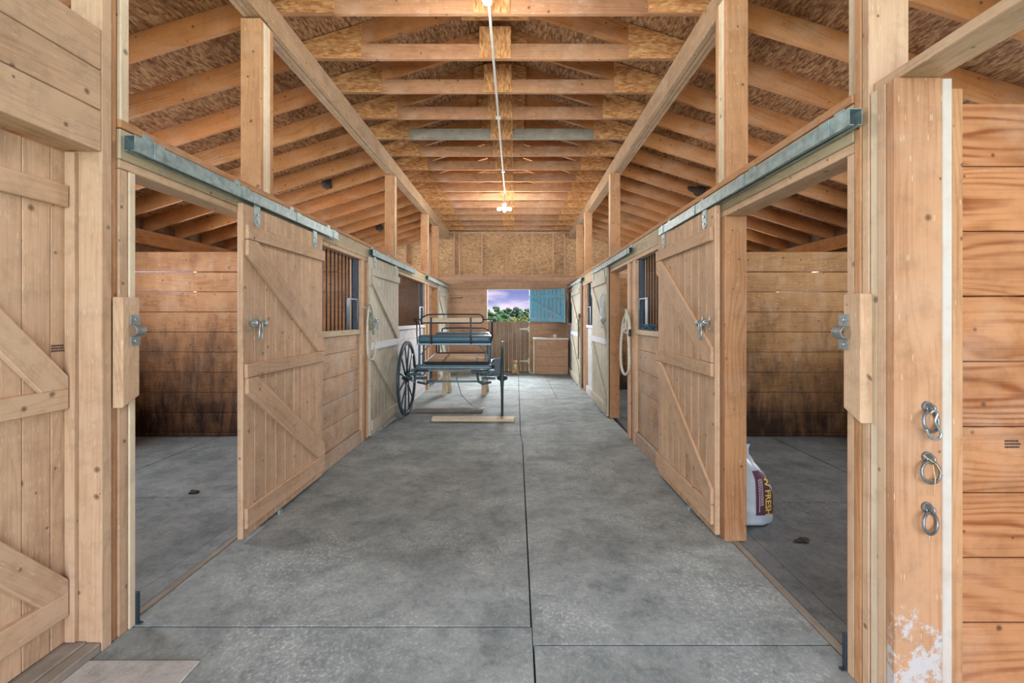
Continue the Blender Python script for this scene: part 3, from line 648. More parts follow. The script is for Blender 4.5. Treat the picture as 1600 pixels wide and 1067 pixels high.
# blue upper half, swung inward
hx, hy = .36, YE-.03; tipx, tipy = 1.22, 11.38
d = Vector((tipx-hx, tipy-hy, 0)); Wd = d.length; d.normalize(); nn = Vector((d.y, -d.x, 0)); nn = nn if nn.y < 0 else -nn   # nn faces the camera
t = thing('dutch_door_shutter', (hx, hy, DZ0), 'open pale blue upper dutch door leaf with diagonal brace', 'door')
def P(u, z, q=0): return Vector((hx, hy, z))+d*u+nn*q
z0, z1 = DZ0, DZ1-.01
m = MB(); n = 9
for i in range(n): a, b = Wd*i/n, Wd*(i+1)/n; m.frame_box(P(a+.007, z0), (0, 0, z1-z0), d*(b-a-.014), nn*.02)
m.build('panel', 'blue_paint', t, .003); m = MB(); m.frame_box(P(0.01, z0+.005, -.008), (0, 0, z1-z0-.01), d*(Wd-.02), nn*.007); m.build('backing', 'bluesteel', t)
m = MB(); m.frame_box(P(.01, z1-.24, .021), d*(Wd-.06), (0, 0, .10), nn*.022); m.build('batten', 'blue_paint', t, .003)
m = MB(); m.frame_box(P(.01, z0+.01, .021), d*(Wd-.06), (0, 0, .09), nn*.022); m.build('batten', 'blue_paint', t, .003)
m = MB(); m.bar(P(.05, z1-.27, .035), P(Wd-.07, z0+.10, .035), .10, Vector((0, 0, 1)), .045); m.build('brace', 'blue_paint', t, .003)
m = MB(); m.frame_box(P(Wd-.045, z0-.01, .021), (0, 0, z1-z0-.18), d*.06, nn*.03); m.build('edge_stile', 'blue_paint', t, .003)

# feed bin with mug
t = thing('feed_bin', (.88, 11.9, 0), 'plank feed bin with pale worktop below the blue shutter', 'bin')
m = MB()
for i in range(4): m.box(.455, 1.325, 11.66, 11.69, .01+i*.222, .01+(i+1)*.222-.003, 'x')
m.box(.455, .485, 11.691, 12.14, .01, .895, 'y'); m.box(1.295, 1.325, 11.691, 12.14, .01, .895, 'y'); m.build('front_panel', 'gable_plank', t, .003)
m = MB(); m.box(.425, 1.335, 11.63, 12.14, .9, .94, 'x'); m.build('worktop', 'whitepaint', t, .004)
m = MB(); m.box(.43, .454, 11.64, 11.70, .01, .899, 'z'); m.build('corner_trim', 'whitepaint', t, .002)
t = thing('mug', (1.0, 11.8, .94), 'white ceramic mug on the feed bin worktop', 'mug')
m = MB(); prof = [(0, 0), (.035, 0), (.045, .015), (.05, .09), (.046, .09), (.041, .02), (0, .012)]
rows = []
for r_, z_ in prof: rows.append(m.add([(1.0+r_*math.cos(2*math.pi*k/20), 11.8+r_*math.sin(2*math.pi*k/20), .94+z_) for k in range(20)]))
for a, b in zip(rows, rows[1:]):
    for k in range(20): m.face([a+k, a+(k+1) % 20, b+(k+1) % 20, b+k], [(0, 0)]*4, (0, 0), True)
m.build('cup', 'ceramic', t)
m = MB(); m.tube([(.955, 11.79, .94+.075), (.925, 11.785, .94+.07), (.918, 11.785, .94+.045), (.93, 11.785, .94+.025), (.957, 11.79, .94+.02)], .006, 8); m.build('handle', 'ceramic', t)

# ------------------------------------------------------------------ sliding doors
def sliding_door(s, y0, y1, label, white_mid=False, white_low=False):
    pm = 'pine_bleached' if white_mid else 'pine_door'
    xf = -1.763 if s < 0 else 1.306; xb = xf+s*.036; zb, zt = .022, 2.195
    t = thing('sliding_stall_door', (xf+s*.02, (y0+y1)/2, zb), label, 'door')
    m = MB(); n = 9
    for i in range(n):
        a, b = y0+(y1-y0)*i/n, y0+(y1-y0)*(i+1)/n; m.box(xf, xb, a+.0015, b-.0015, zb, zt, 'z')
    m.build('panel', pm, t, .006)
    A, B = y0+.015, y1-.005
    for i, (a, b) in enumerate(((1.965, 2.058), (1.062, 1.152), (.085, .215))):
        m = MB(); m.box(xf-s*.001, xf-s*.024, A if i else A+.01, B, a, b, 'y')
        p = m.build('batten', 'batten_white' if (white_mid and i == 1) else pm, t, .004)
        if white_mid and i == 1: p['label'] = 'whitish middle batten'
    yt, yb = (A, B) if s < 0 else (B, A)     # braces fall away from the camera on the left, toward it on the right
    sg = 1 if yb > yt else -1
    for za, zb2 in ((1.962, 1.155), (1.059, .218)):
        m = MB(); w2 = .12
        m.prism([(yt+sg*.01, za), (yt+sg*(.01+w2), za), (yb-sg*.0, zb2+.10), (yb, zb2), (yb-sg*w2, zb2), (yt+sg*.01, za-.10)], 'x', *sorted((xf-s*.001, xf-s*.024)), along=(yb-yt, zb2-za)); m.build('brace', pm, t, .004)
    for u in ((y0+.16, y1-.17)):
        m = MB(); m.prism([(u-.035, 2.235), (u+.035, 2.235), (u+.035, 2.09), (u, 2.055), (u-.035, 2.09)], 'x', *sorted((xf-s*.0015, xf-s*.008)))
        hg = m.build('hanger', 'galv', t, .001)
        mm = MB()
        for zz in (2.10, 2.15): mm.cyl((xf-s*.008, u, zz), (xf-s*.014, u, zz), .008, 8)
        sub(mm, 'bolt', 'steel', hg)
    # latch: two eye bolts, a cross rod and a hanging staple
    yc = y0+.135; zc = 1.415
    xr = xf-s*.034
    m = MB(); m.cyl((xr, yc-.10, zc), (xr, yc+.11, zc+.008), .008, 8); l = m.build('latch', 'steel', t)
    for q in (-.055, .065):
        mm = MB(); mm.cyl((xf-s*.001, yc+q, zc), (xr-s*.012, yc+q, zc), .010, 8); mm.ring((xr, yc+q, zc), (0, 1, .2), .018, .005, 14, 6); mm.cyl((xf-s*.002, yc+q, zc+.03), (xf-s*.006, yc+q, zc+.03), .016, 10); mm.cyl((xf-s*.002, yc+q, zc-.03), (xf-s*.006, yc+q, zc-.03), .014, 10); sub(mm, 'eye_bolt', 'steel', l)
    mm = MB(); x2 = xr-s*.01
    mm.tube([(x2, yc-.016, zc+.01), (x2, yc-.018, zc-.09), (x2, yc-.01, zc-.108), (x2, yc+.01, zc-.108), (x2, yc+.018, zc-.09), (x2, yc+.016, zc+.01)], .007, 8); sub(mm, 'staple', 'steel', l)
    m = MB(); u = y0+.43; m.box(xf-s*.001, xf-s*.02, u, u+.035, .0, .03); m.build('floor_guide', 'galv', t)
    return t
sliding_door(-1, 2.926, 4.14, 'slid-open braced plank door, nearest on the left side')
sliding_door(-1, 5.50, 6.80, 'closed plank door with whitish middle batten, behind the left wheel of the cart', True)
sliding_door(-1, 10.36, 11.65, 'farthest plank door on the left side, seen past the cart seat', True)
sliding_door(1, 2.99, 4.20, 'slid-open braced plank door, nearest on the right side')
sliding_door(1, 6.60, 7.85, 'braced plank door on the right just beyond the white hanging rope', True)
sliding_door(1, 9.35, 10.75, 'farthest plank door on the right side near the feed bin', True)

def track(s, y0, y1, label):
    xo = -1.74 if s < 0 else 1.29; xi = xo+s*.052; z0, z1 = (2.214, 2.286) if s < 0 else (2.199, 2.264)
    t = thing('door_track', ((xo+xi)/2, (y0+y1)/2, z0), label, 'track')
    m = MB(); th = .003
    m.box(xo, xo+s*th, y0, y1, z0, z1, 'y'); m.box(xo+s*th, xi, y0, y1, z1-th, z1, 'y'); m.box(xi-s*th, xi, y0, y1, z0, z1-th, 'y')
    m.box(xo+s*th, xo+s*.018, y0, y1, z0, z0+th, 'y'); m.box(xi-s*th, xi-s*.018, y0, y1, z0, z0+th, 'y'); m.build('rail', 'galv', t)
    n = 4
    for i in range(n):
        u = y0+.14+(y1-y0-.24)*i/(n-1)
        b = MB(); b.box(xo-s*.005, xo-s*.0005, u-.03, u+.03, z0-.002, z1+.004); b.box(xo-s*.0005, XH[s]-s*.001, u-.03, u+.03, z1+.001, z1+.006); b.box(XH[s]-s*.006, XH[s]-s*.001, u-.03, u+.03, z1+.006, z1+.05); b.build('bracket', 'galv', t)
    return t
track(-1, 2.075, 4.45, 'galvanised sliding door track over the first left stall opening')
track(-1, 5.52, 7.88, 'galvanised sliding door track above the second left plank door')
track(-1, 8.97, 11.95, 'farthest galvanised door track on the left header')
track(1, 1.765, 4.13, 'galvanised sliding door track over the first right stall opening')
track(1, 5.22, 7.80, 'galvanised sliding door track above the second right plank door')
track(1, 9.08, 11.7, 'farthest galvanised door track on the right header')

# ------------------------------------------------------------------ barred openings with plank walls below
def stall_front(s, y0, y1, idx, mat, where):
    X = XH[s]; dz = 0 if s < 0 else -.018
    t = thing('stall_half_wall', (X+s*.05, (y0+y1)/2, 0), 'half-height plank stall wall %s' % where, 'stall wall')
    m = MB(); z = .155; i = 0
    while z < 1.26:
        zt = min(z+.235, 1.264); m.box(X+s*.03, X+s*.062, y0+.002, y1-.002, z+.001, zt-.003, 'y'); z = zt
    m.build('planks', mat, t, .004)
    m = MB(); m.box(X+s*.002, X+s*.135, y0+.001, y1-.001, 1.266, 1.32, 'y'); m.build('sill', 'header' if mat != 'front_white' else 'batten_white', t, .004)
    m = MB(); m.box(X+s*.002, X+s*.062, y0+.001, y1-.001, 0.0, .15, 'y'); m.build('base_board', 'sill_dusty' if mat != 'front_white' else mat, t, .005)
    g = thing('window_grille', (X+s*.06, (y0+y1)/2, 1.321), 'upright iron bars in the opening %s' % where, 'grille')
    zt = ZL-.002+dz
    n = max(2, int((y1-y0-.16)/.095)); ya, yb = y0+.04, y1-.1
    for i in range(n):
        y = ya+(yb-ya)*(i+.5)/n; b = MB(); b.cyl((X+s*.06, y, 1.322), (X+s*.06, y, zt), .0075, 8); b.build('bar', 'bar', g)
    for nm, y in (('end_plate', y1-.045),):
        b = MB(); b.box(X+s*.035, X+s*.085, y-.035, y+.035, 1.322, zt); b.build(nm, 'bluesteel', g, .002)
    b = MB(); b.box(X+s*.02, X+s*.028, y1-.42, y1-.32, 1.33, 1.66); b.box(X+s*.02, X+s*.03, y1-.41, y1-.05, 1.655, 1.67); b.box(X+s*.02, X+s*.028, y1-.1, y1-.06, 1.33, 1.66); b.build('feed_hatch', 'bluesteel', g, .001)
stall_front(-1, 3.372, 5.298, 1, 'front_plank', 'beyond the nearest left door')
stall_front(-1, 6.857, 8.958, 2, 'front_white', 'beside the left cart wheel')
stall_front(-1, 10.552, YE-.02, 3, 'front_white', 'at the far left corner by the back wall')
stall_front(1, 3.122, 5.188, 1, 'front_plank', 'beyond the nearest right door')
stall_front(1, 6.757, 8.858, 2, 'front_white', 'on the right beyond the second door')
stall_front(1, 10.402, YE-.02, 3, 'front_white', 'at the far right corner by the blue shutter')

# latch keepers on the near posts
def keeper(s, y0, y1, label, yb0):
    X = XH[s]; xo = X-s*.042
    t = thing('latch_keeper', (X-s*.02, (y0+y1)/2, 1.05), label, 'latch keeper')
    m = MB(); m.prism([(y0, 1.545), (y1, 1.545), (y1, 1.09), (y0, 1.045)], 'x', *sorted((X+s*.006, xo))); m.build('block', 'pine', t, .005)
    b = MB(); yc = yb0; 
    pts = [(yc-.028, 1.455), (yc-.028, 1.425), (yc-.028, 1.415)]
    b.box(xo-s*.001, xo-s*.005, yc-.027, yc+.027, 1.42, 1.465); b.box(xo-s*.001, xo-s*.005, yc-.027, yc+.027, 1.325, 1.365)
    prev = None; path = []
    for i in range(9):
        a = math.pi*i/8; path.append((xo-s*(.004+.028*math.sin(a)**.6), 1.42-(.055)*i/8-.0))
    for (xa, za), (xb_, zb_) in zip(path, path[1:]):
        b.frame_box((xa, yc-.027, za), (0, .054, 0), (xb_-xa, 0, zb_-za), (-s*.004, 0, .0005))
    br = b.build('bracket', 'steel', t, .001)
    for z in (1.443, 1.345):
        bb = MB(); bb.cyl((xo-s*.005, yc, z), (xo-s*.011, yc, z), .009, 10); sub(bb, 'bolt', 'steel', br)
keeper(-1, 2.03, 2.125, 'wooden block with zinc latch bracket on the tall near left post', 2.095)
keeper(1, 1.735, 1.83, 'wooden block with zinc latch bracket on the ringed right post', 1.822)
for s, y, lab in ((-1, 2.152, 'dark metal floor guide at the foot of the near left post'), (1, 1.868, 'dark metal floor guide at the foot of the ringed right post')):
    m = MB(); X = XH[s]; m.box(X-s*.004, X+s*.03, y, y+.02, .0, .15); m.box(X-s*.02, X-s*.0045, y, y+.02, .0, .006); tag(m.build('floor_guide', 'bluesteel', bevel=.001), lab, 'floor guide')

# tie rings on the near right post
for i, (z, dx, lab) in enumerate(((1.085, 0, 'top tie ring on the right post, hung with a snap hook'), (.905, 0, 'middle tie ring on the right post with straw caught in it'), (.725, -.002, 'lowest tie ring on the right post'))):
    x = 1.468+dx; y = 1.63
    t = thing('tie_ring', (x, y, z), lab, 'tie ring', 'tie rings on the right post')
    m = MB(); m.cyl((x, y-.001, z+.05), (x, y-.008, z+.05), .018, 14); m.ring((x, y-.018, z+.045), (1, .5, 0), .012, .005, 14, 8); m.build('eye', 'iron', t)
    m = MB(); m.ring((x-.003, y-.022, z), ((-.3, 1, -.12), (-.12, 1, -.12), (-.35, 1, -.1))[i], .037, .0052, 30, 10); m.build('ring', 'iron', t)
    if i == 0:
        m = MB(); m.tube(cat_curve([(x-.012, y-.03, z+.03), (x-.005, y-.034, z+.04), (x+.008, y-.034, z+.03), (x+.0, y-.034, z+.0), (x+.02, y-.034, z-.035), (x+.016, y-.034, z-.055), (x-.002, y-.034, z-.06), (x-.02, y-.034, z-.05), (x-.03, y-.034, z-.025)]), .0045, 8); m.build('snap_hook', 'steel', t)
    if i == 1:
        m = MB(); m.tube([(x-.004, y-.03, z+.03), (x+.002, y-.033, z-.02), (x+.008, y-.02, z-.085)], .0015, 5); m.tube([(x-.03, y-.02, z+.06), (x+.01, y-.03, z+.03), (x+.032, y-.03, z-.01)], .0015, 5); m.build('straw', 'straw', t)

# ------------------------------------------------------------------ lights on the ceiling
m = MB(); pts = []
for i in range(24):
    y = .2+(8.32-.2)*i/23; pts.append((-.192-.003*y*.9, y, ZB1-.02-.004*math.sin(i*1.3)))
m.tube(pts, .011, 8)
for y in (3.3, 5.2, 7.1): m.box(-.235, -.18, y-.01, y+.01, ZB1-.035, ZB1-.004)
tag(m.build('electrical_conduit', 'conduit'), 'white conduit running under the truss chords toward the lamp', 'conduit')
def lamp(x, y, zc, label, power):
    t = thing('ceiling_lamp', (x, y, zc), label, 'lamp')
    m = MB(); m.tube([(x, y, ZB1-.03), (x, y, zc+.12), (x, y, zc+.09), (x, y, zc+.02)], [.014, .014, .045, .03], 14); m.build('stem', 'conduit', t)
    for k, (a, b) in enumerate(((-1, 0), (1, 0), (0, 1))):
        dx, dy = a, b
        m = MB(); m.tube([(x, y, zc+.02), (x+dx*.045, y+dy*.045, zc-.0)], [.02, .022], 12); sk = m.build('socket', 'conduit', t)
        mm = MB(); mm.tube([(x+dx*.046, y+dy*.046, zc), (x+dx*.07, y+dy*.07, zc-.006), (x+dx*.10, y+dy*.10, zc-.014), (x+dx*.125, y+dy*.125, zc-.02), (x+dx*.135, y+dy*.135, zc-.023)], [.016, .03, .034, .024, .006], 14); sub(mm, 'bulb', 'glow', sk)
    l = bpy.data.lights.new('lamp_light', 'POINT'); l.energy = power; l.shadow_soft_size = .2; l.color = (1, .97, .92)
    o = bpy.data.objects.new('lamp_light', l); COL.objects.link(o); o.location = (x, y, zc-.16)
lamp(-.222, 8.33, 3.46, 'glowing twin-bulb lamp hanging at the end of the conduit', 88)
lamp(-.20, 2.95, 3.60, 'glowing bulb lamp at the top edge of the view', 38)

# ------------------------------------------------------------------ pony cart
CY = 6.80; wlx, wrx = -1.635, -.215
t = thing('pony_cart', (-.93, CY, 0), 'dark blue two-wheeled pony cart parked in the aisle', 'cart')
def wheel(x, tilt):
    Rw = .552; c = Vector((x, CY, Rw+.002)); ax = Vector((1, tilt, 0)).normalized(); u = Vector((0, 0, 1)); v = ax.cross(u)
    def pc(r_, a, q=0): return c+(u*math.cos(a)+v*math.sin(a))*r_+ax*q
    m = MB(); n = 48
    for (r0, r1, hw) in ((.505, .538, .018), (.5385, .552, .016)):
        rows = [m.add([pc(r_, 2*math.pi*k/n, q) for k in range(n)]) for r_, q in ((r0, -hw), (r1, -hw), (r1, hw), (r0, hw))]
        for a, b in ((0, 1), (1, 2), (2, 3), (3, 0)):
            for k in range(n): m.face([rows[a]+k, rows[b]+k, rows[b]+(k+1) % n, rows[a]+(k+1) % n], [(0, 0)]*4, (0, 0), a in (1, 3))
    wobj = m.build('wheel', 'wheelp', t)
    h = MB(); h.tube([pc(0, 0, -.075), pc(0, 0, -.055), pc(0, 0, -.035), pc(0, 0, .0), pc(0, 0, .035), pc(0, 0, .06), pc(0, 0, .08)], [.02, .028, .038, .044, .038, .028, .022], 18); sub(h, 'hub', 'wheelp', wobj)
    for k in range(12):
        a = 2*math.pi*(k+.5)/12; q = MB(); q.tube([pc(.05, a, .012*(-1)**k), pc(.2, a, .008*(-1)**k), pc(.507, a)], [.017, .013, .011], 8); sub(q, 'spoke', 'wheelp', wobj)
wheel(wlx, .0); wheel(wrx, .035)
m = MB(); m.cyl((wlx+.09, CY, .554), (wrx-.09, CY, .554), .022, 12) if False else None
# cranked axle ends and springs
for sx, xw in ((1, wlx), (-1, wrx)):
    xb_ = xw+sx*.36
    m = MB(); m.box(xw+sx*.10, xw+sx*.30, CY-.02, CY+.02, .535, .575); m.tube([(xw+sx*.16, CY-.03, .50), (xw+sx*.29, CY-.03, .47), (xw+sx*.345, CY-.03, .50), (xw+sx*.365, CY-.03, .58), (xw+sx*.365, CY-.03, .70)], .018, 8); m.build('axle_arm', 'cart', t)
    m = MB(); 
    for j in range(3):
        pts = [(xw+sx*(.24-.0), CY-.42+.84*i/12, .60-.028*j+.09*(2*i/12-1)**2) for i in range(1+j, 12-j)]
        m.tube(pts, .011, 6)
    m.build('leaf_spring', 'cart_light', t)
    m = MB(); m.box(xw+sx*.17, xw+sx*.42, CY-.50, CY+.5, .70, .735); m.cyl((xw+sx*.1, CY-.4, .66), (xw+sx*.3, CY-.4, .66), .02, 10); m.build('spring_mount', 'cart', t, .004)
m = MB(); m.cyl((wlx+.28, CY+.03, .50), (wrx-.28, CY+.03, .50), .015, 8); m.build('axle_rod', 'cart_light', t)
# chassis
x0, x1 = -1.37, -.34
m = MB(); m.box(x0, x1, 6.20, 6.26, .755, .815, 'x'); m.box(x0+.02, x1-.02, 6.7, 6.75, .74, .78, 'x'); m.box(x0+.02, x1-.02, 7.4, 7.45, .74, .78, 'x')
for x in (x0+.03, x1-.07): m.box(x, x+.04, 6.262, 7.2, .78-.02, .80, 'y')
m.build('chassis', 'cart', t, .004)
m = MB(); m.box(x0+.06, x1-.03, 6.19, 6.20, .77, .79); m.box(x0-.02, x1+.03, 6.30, 6.34, .715, .735, 'x'); m.build('tail_rail', 'cart_light', t, .003)
m = MB(); m.ball((x0-.02, 6.24, .79), .022); m.ball((x1+.02, 6.24, .785), .024); m.ball((x0+.0, 6.24, .72), .018); m.build('bumper', 'black', t)
# deck boards in an iron frame, sloping up away from the tail
def dk(u, v, q=0): # u across 0..1, v along 0..1
    wv_ = 1-.10*v; xc = -.825; return Vector((xc+(u-.5)*.86*wv_, 6.28+.62*v, .818+.075*v+q))
m = MB()
for i in range(3):
    va, vb = i/3+.015, (i+1)/3-.01; a, b, c, e_ = dk(0, va), dk(1, va), dk(0, vb), dk(0, va, .02)
    m.frame_box(a, b-a, c-a, (0, 0, .02))
m.build('deck', 'deck', t, .002)
m = MB(); m.tube([dk(-.01, -.04, .02), dk(1.01, -.04, .02), dk(1.01, 1.03, .02), dk(-.01, 1.03, .02)], .016, 6, closed=True, smooth=False)
m.build('deck_frame', 'black', t)
m = MB()
for u in (.27, .82):
    for v in (.1, .45, .8): m.cyl(dk(u, v, .02), dk(u, v, .03), .012, 8)
    m.bar(dk(u, .02, .024), dk(u, .98, .024), .022, (1, 0, 0), .006)
m.build('deck_hinge', 'iron', t)
# seat
def seat(yc, zc, xa, xb, cm='cushion', yd=.19, label=None):
    m = MB()
    def sf(u, v):
        n = 4.; a = 2*math.pi*v; ca, sa = math.cos(a), math.sin(a); e_ = 2/n
        yy = math.copysign(abs(ca)**e_, ca)*yd; zz = math.copysign(abs(sa)**e_, sa)*.055
        k = min(1, min(u, 1-u)*14); k = math.sqrt(max(0, 1-(1-k)**2))*.25+.75 if 0 < u < 1 else .01
        return (xa+(xb-xa)*u, yc+yy*k, zc+zz*k)
    m.grid(sf, 30, 24)
    return m.build('seat_cushion', cm, t)
seat(6.52, 1.155, -1.405, -.335)
m = MB(); m.box(-1.39, -.35, 6.335, 6.70, 1.075, 1.10, 'x'); m.build('seat_board', 'piping', t, .004)
seat(7.35, 1.17, -1.30, -.42)
m = MB(); m.box(-1.3, -.42, 7.2, 7.5, 1.09, 1.112, 'x'); m.build('seat_board', 'cart', t, .004)
for xa in (-1.36, -.385):
    sx = 1 if xa < -.9 else -1
    m = MB(); m.box(xa-.014, xa+.014, 6.36, 6.385, .80, 1.074); m.bar((xa+sx*.01, 6.375, .93), (xa+sx*.14, 6.375, 1.072), .02, (0, 1, 0), .012); m.box(xa-.01+sx*.05, xa+.01+sx*.05, 6.36, 6.375, .80, .97)
    m.build('seat_support', 'cart', t, .002)
    m = MB(); m.box(xa-.012, xa+.012, 6.66, 6.685, .80, 1.074); m.build('seat_support', 'cart', t, .002)
for xa in (-1.27, -.46):
    for ya in (7.22, 7.46): m = MB(); m.box(xa-.012, xa+.012, ya, ya+.02, .80, 1.088); m.build('seat_support', 'cart', t, .002)
m = MB(); m.tube([(-1.25, 7.15, .82), (-1.25, 7.15, 1.04), (-.44, 7.15, 1.04), (-.44, 7.15, .82)], .012, 8); m.build('foot_rail', 'black', t)
# backrest of the rear seat: board in an iron hoop, straps down behind the cushion
yb_ = 6.33
m = MB()
m.prism([(-1.31, 1.385), (-.50, 1.385), (-.475, 1.40), (-.475, 1.44), (-.5, 1.452), (-1.31, 1.452)], 'y', yb_, yb_+.018); m.build('backrest', 'post_pale', t, .003)
m = MB()
hoop = [(-1.32, 1.382), (-.50, 1.382), (-.465, 1.40), (-.462, 1.455), (-.49, 1.49), (-.53, 1.503), (-1.22, 1.503), (-1.26, 1.49), (-1.325, 1.45), (-1.335, 1.42)]
m.tube([(x, yb_-.006+max(0, z-1.45)*1.6, z) for x, z in hoop], .009, 8, closed=True); m.build('backrest_frame', 'black', t)
for x in (-1.185, -.635):
    m = MB(); m.bar((x, yb_-.018, 1.46), (x, yb_-.018, 1.20), .026, (1, 0, 0), .009); m.bar((x, yb_-.018, 1.20), (x+.004, yb_-.004, 1.09), .026, (1, 0, 0), .009); m.build('backrest_strap', 'black', t, .001)
for sx, xa in ((1, -1.39), (-1, -.345)):
    m = MB(); m.tube([(xa+sx*.15, yb_+.02, 1.43), (xa-sx*.055, yb_+.05, 1.432), (xa-sx*.05, yb_+.12, 1.40), (xa-sx*.0, yb_+.2, 1.38), (xa-sx*.0, yb_+.24, 1.16)], .008, 6)
    m.tube([(xa-sx*.055, yb_+.05, 1.432), (xa, yb_+.02, 1.395), (xa-sx*.0, yb_+.02, 1.21), (xa+sx*.01, yb_+.02, 1.10)], .009, 6); m.build('armrest', 'black', t)
m = MB(); m.tube([(-1.24, 7.55, 1.12), (-1.24, 7.6, 1.27), (-1.2, 7.6, 1.285), (-.56, 7.6, 1.285), (-.48, 7.6, 1.26), (-.44, 7.55, 1.12)], .011, 8); m.build('front_seat_rail', 'black', t)
# shafts
m = MB()
for x in (-1.25, -.50): m.tube([(x, 7.6, .74), (x+.0, 8.2, .69), (x+.03*(1 if x < -.9 else -1), 8.7, .675), (x+.06*(1 if x < -.9 else -1), 9.2, .67)], [.025, .024, .022, .016], 10)
m.build('shaft', 'cart', t)
m = MB(); m.box(-1.2, -.55, 7.58, 7.62, .72, .76, 'x'); m.bar((-1.0, 6.5, .64), (-.92, 6.5, .735), .03, (0, 1, 0), .02); m.tube([(-1.1, 6.6, .62), (-1.25, 6.6, .56), (-1.27, 6.6, .50), (-1.21, 6.6, .49), (-1.2, 6.6, .53)], .008, 6); m.build('step_bracket', 'cart_light', t)
m = MB(); m.tube([(-.90, 7.0, .72), (-.92, 7.02, .5), (-.86, 7.1, .25), (-.72, 7.2, .08), (-.60, 7.25, .006), (-.5, 7.3, .006)], .006, 6); m.tube([(-.84, 6.9, .73), (-.75, 6.9, .64), (-.6, 6.9, .60), (-.5, 6.85, .58)], .006, 6); m.build('brake_cable', 'iron', t)

# trestle under the shafts
t = thing('trestle', (-.95, 8.66, 0), 'rough wooden trestle propping the cart shafts', 'trestle')
m = MB(); m.box(-1.42, -.5, 8.63, 8.69, .56, .65, 'x'); m.build('rail', 'pine', t, .004)
for a, b in (((-1.345, 8.62, .56), (-1.345, 8.48, .0)), ((-1.345, 8.70, .56), (-1.30, 8.93, .0)), ((-.62, 8.62, .56), (-.61, 8.48, .0)), ((-.62, 8.70, .56), (-.58, 8.93, .0))):
    m = MB(); m.bar((a[0], a[1], a[2]+.04), (b[0], b[1], .014), .085, (1, 0, 0), .036); m.build('leg', 'pale_plank', t, .003)
# planks at the wheels
m = MB(); m.prism([(-1.195, 6.385), (-.03, 6.365), (-.025, 6.555), (-.045, 6.555), (-1.21, 6.575)], 'z', .001, .038)
tag(m.build('plank', 'pale_plank', bevel=.004), 'pale new plank lying in front of the cart right wheel', 'plank')
m = MB(); m.box(-1.57, -.52, 6.98, 7.12, .001, .04, 'x')
tag(m.build('plank', 'grey_plank', bevel=.004), 'weathered grey plank lying under the cart', 'plank')
# grey bin by the dutch door
t = thing('storage_bin', (-.56, 11.75, 0), 'grey plastic bin standing before the dutch door behind the cart wheel', 'bin')
m = MB(); k4 = lambda w_, d_, z: [(-.56-w_, 11.75-d_, z), (-.56+w_, 11.75-d_, z), (-.56+w_, 11.75+d_, z), (-.56-w_, 11.75+d_, z)]
rows = [m.add(k4(.13, .12, .001)), m.add(k4(.15, .14, .37)), m.add(k4(.165, .155, .37)), m.add(k4(.165, .155, .395)), m.add(k4(.14, .13, .395)), m.add(k4(.12, .11, .02))]
for a, b in zip(rows, rows[1:]):
    for k in range(4): m.face([a+k, a+(k+1) % 4, b+(k+1) % 4, b+k], [(0, 0)]*4, (0, 0))
m.face([rows[0]+i for i in (3, 2, 1, 0)], [(0, 0)]*4, (0, 0)); m.face([rows[-1]+i for i in range(4)], [(0, 0)]*4, (0, 0)); m.build('tub', 'greyplastic', t, .004)
m = MB(); m.box(-.735, -.385, 11.585, 11.915, .397, .42); m.build('lid', 'greyplastic', t, .006)

# ------------------------------------------------------------------ cat
def remesh(o, v, smooth=6):
    md = o.modifiers.new('skin', 'REMESH'); md.mode = 'VOXEL'; md.voxel_size = v; md.use_smooth_shade = True
    s_ = o.modifiers.new('soft', 'SMOOTH'); s_.iterations = smooth; s_.factor = .5
cx, cy = -.035, 11.86
t = thing('cat', (cx, cy, 0), 'cream tabby cat sitting upright before the dutch door', 'cat')
m = MB()
m.ball((cx, cy+.05, .085), .075, .095, .085, 16); m.ball((cx, cy+.01, .16), .07, .08, .10, 16); m.ball((cx, cy-.02, .215), .06, .06, .07, 16)
m.ball((cx, cy-.02, .255), .046, .046, .045, 14)
m.ball((cx, cy-.04, .305), .058, .054, .047, 18); m.ball((cx, cy-.085, .292), .026, .02, .018, 12)
for sx in (-1, 1):
    m.tube([(cx+sx*.024, cy-.02, .19), (cx+sx*.026, cy-.045, .10), (cx+sx*.026, cy-.05, .03)], [.026, .018, .015], 10); m.ball((cx+sx*.026, cy-.065, .014), .018, .028, .014, 12)
    m.ball((cx+sx*.062, cy+.04, .055), .032, .065, .055, 14); m.ball((cx+sx*.062, cy-.02, .014), .018, .04, .013, 12)
    m.tube([(cx+sx*.036, cy-.03, .33), (cx+sx*.042, cy-.034, .358), (cx+sx*.045, cy-.036, .385)], [.024, .015, .002], 8)
m.tube([(cx+.02, cy+.13, .03), (cx+.08, cy+.10, .022), (cx+.12, cy+.02, .02), (cx+.115, cy-.05, .018)], [.022, .018, .017, .012], 10)
b = m.build('body', 'cat', t); remesh(b, .006, 3)
m = MB(); m.ball((cx, cy-.068, .20), .032, .02, .055, 12); m.ball((cx, cy-.098, .288), .018, .012, .012, 10); m.build('white_bib', 'catwhite', t)
m = MB()
for sx in (-1, 1): m.ball((cx+sx*.022, cy-.088, .318), .008, .006, .008, 8)
m.ball((cx, cy-.111, .293), .005, .004, .004, 8); m.build('eyes_and_nose', 'black', t)

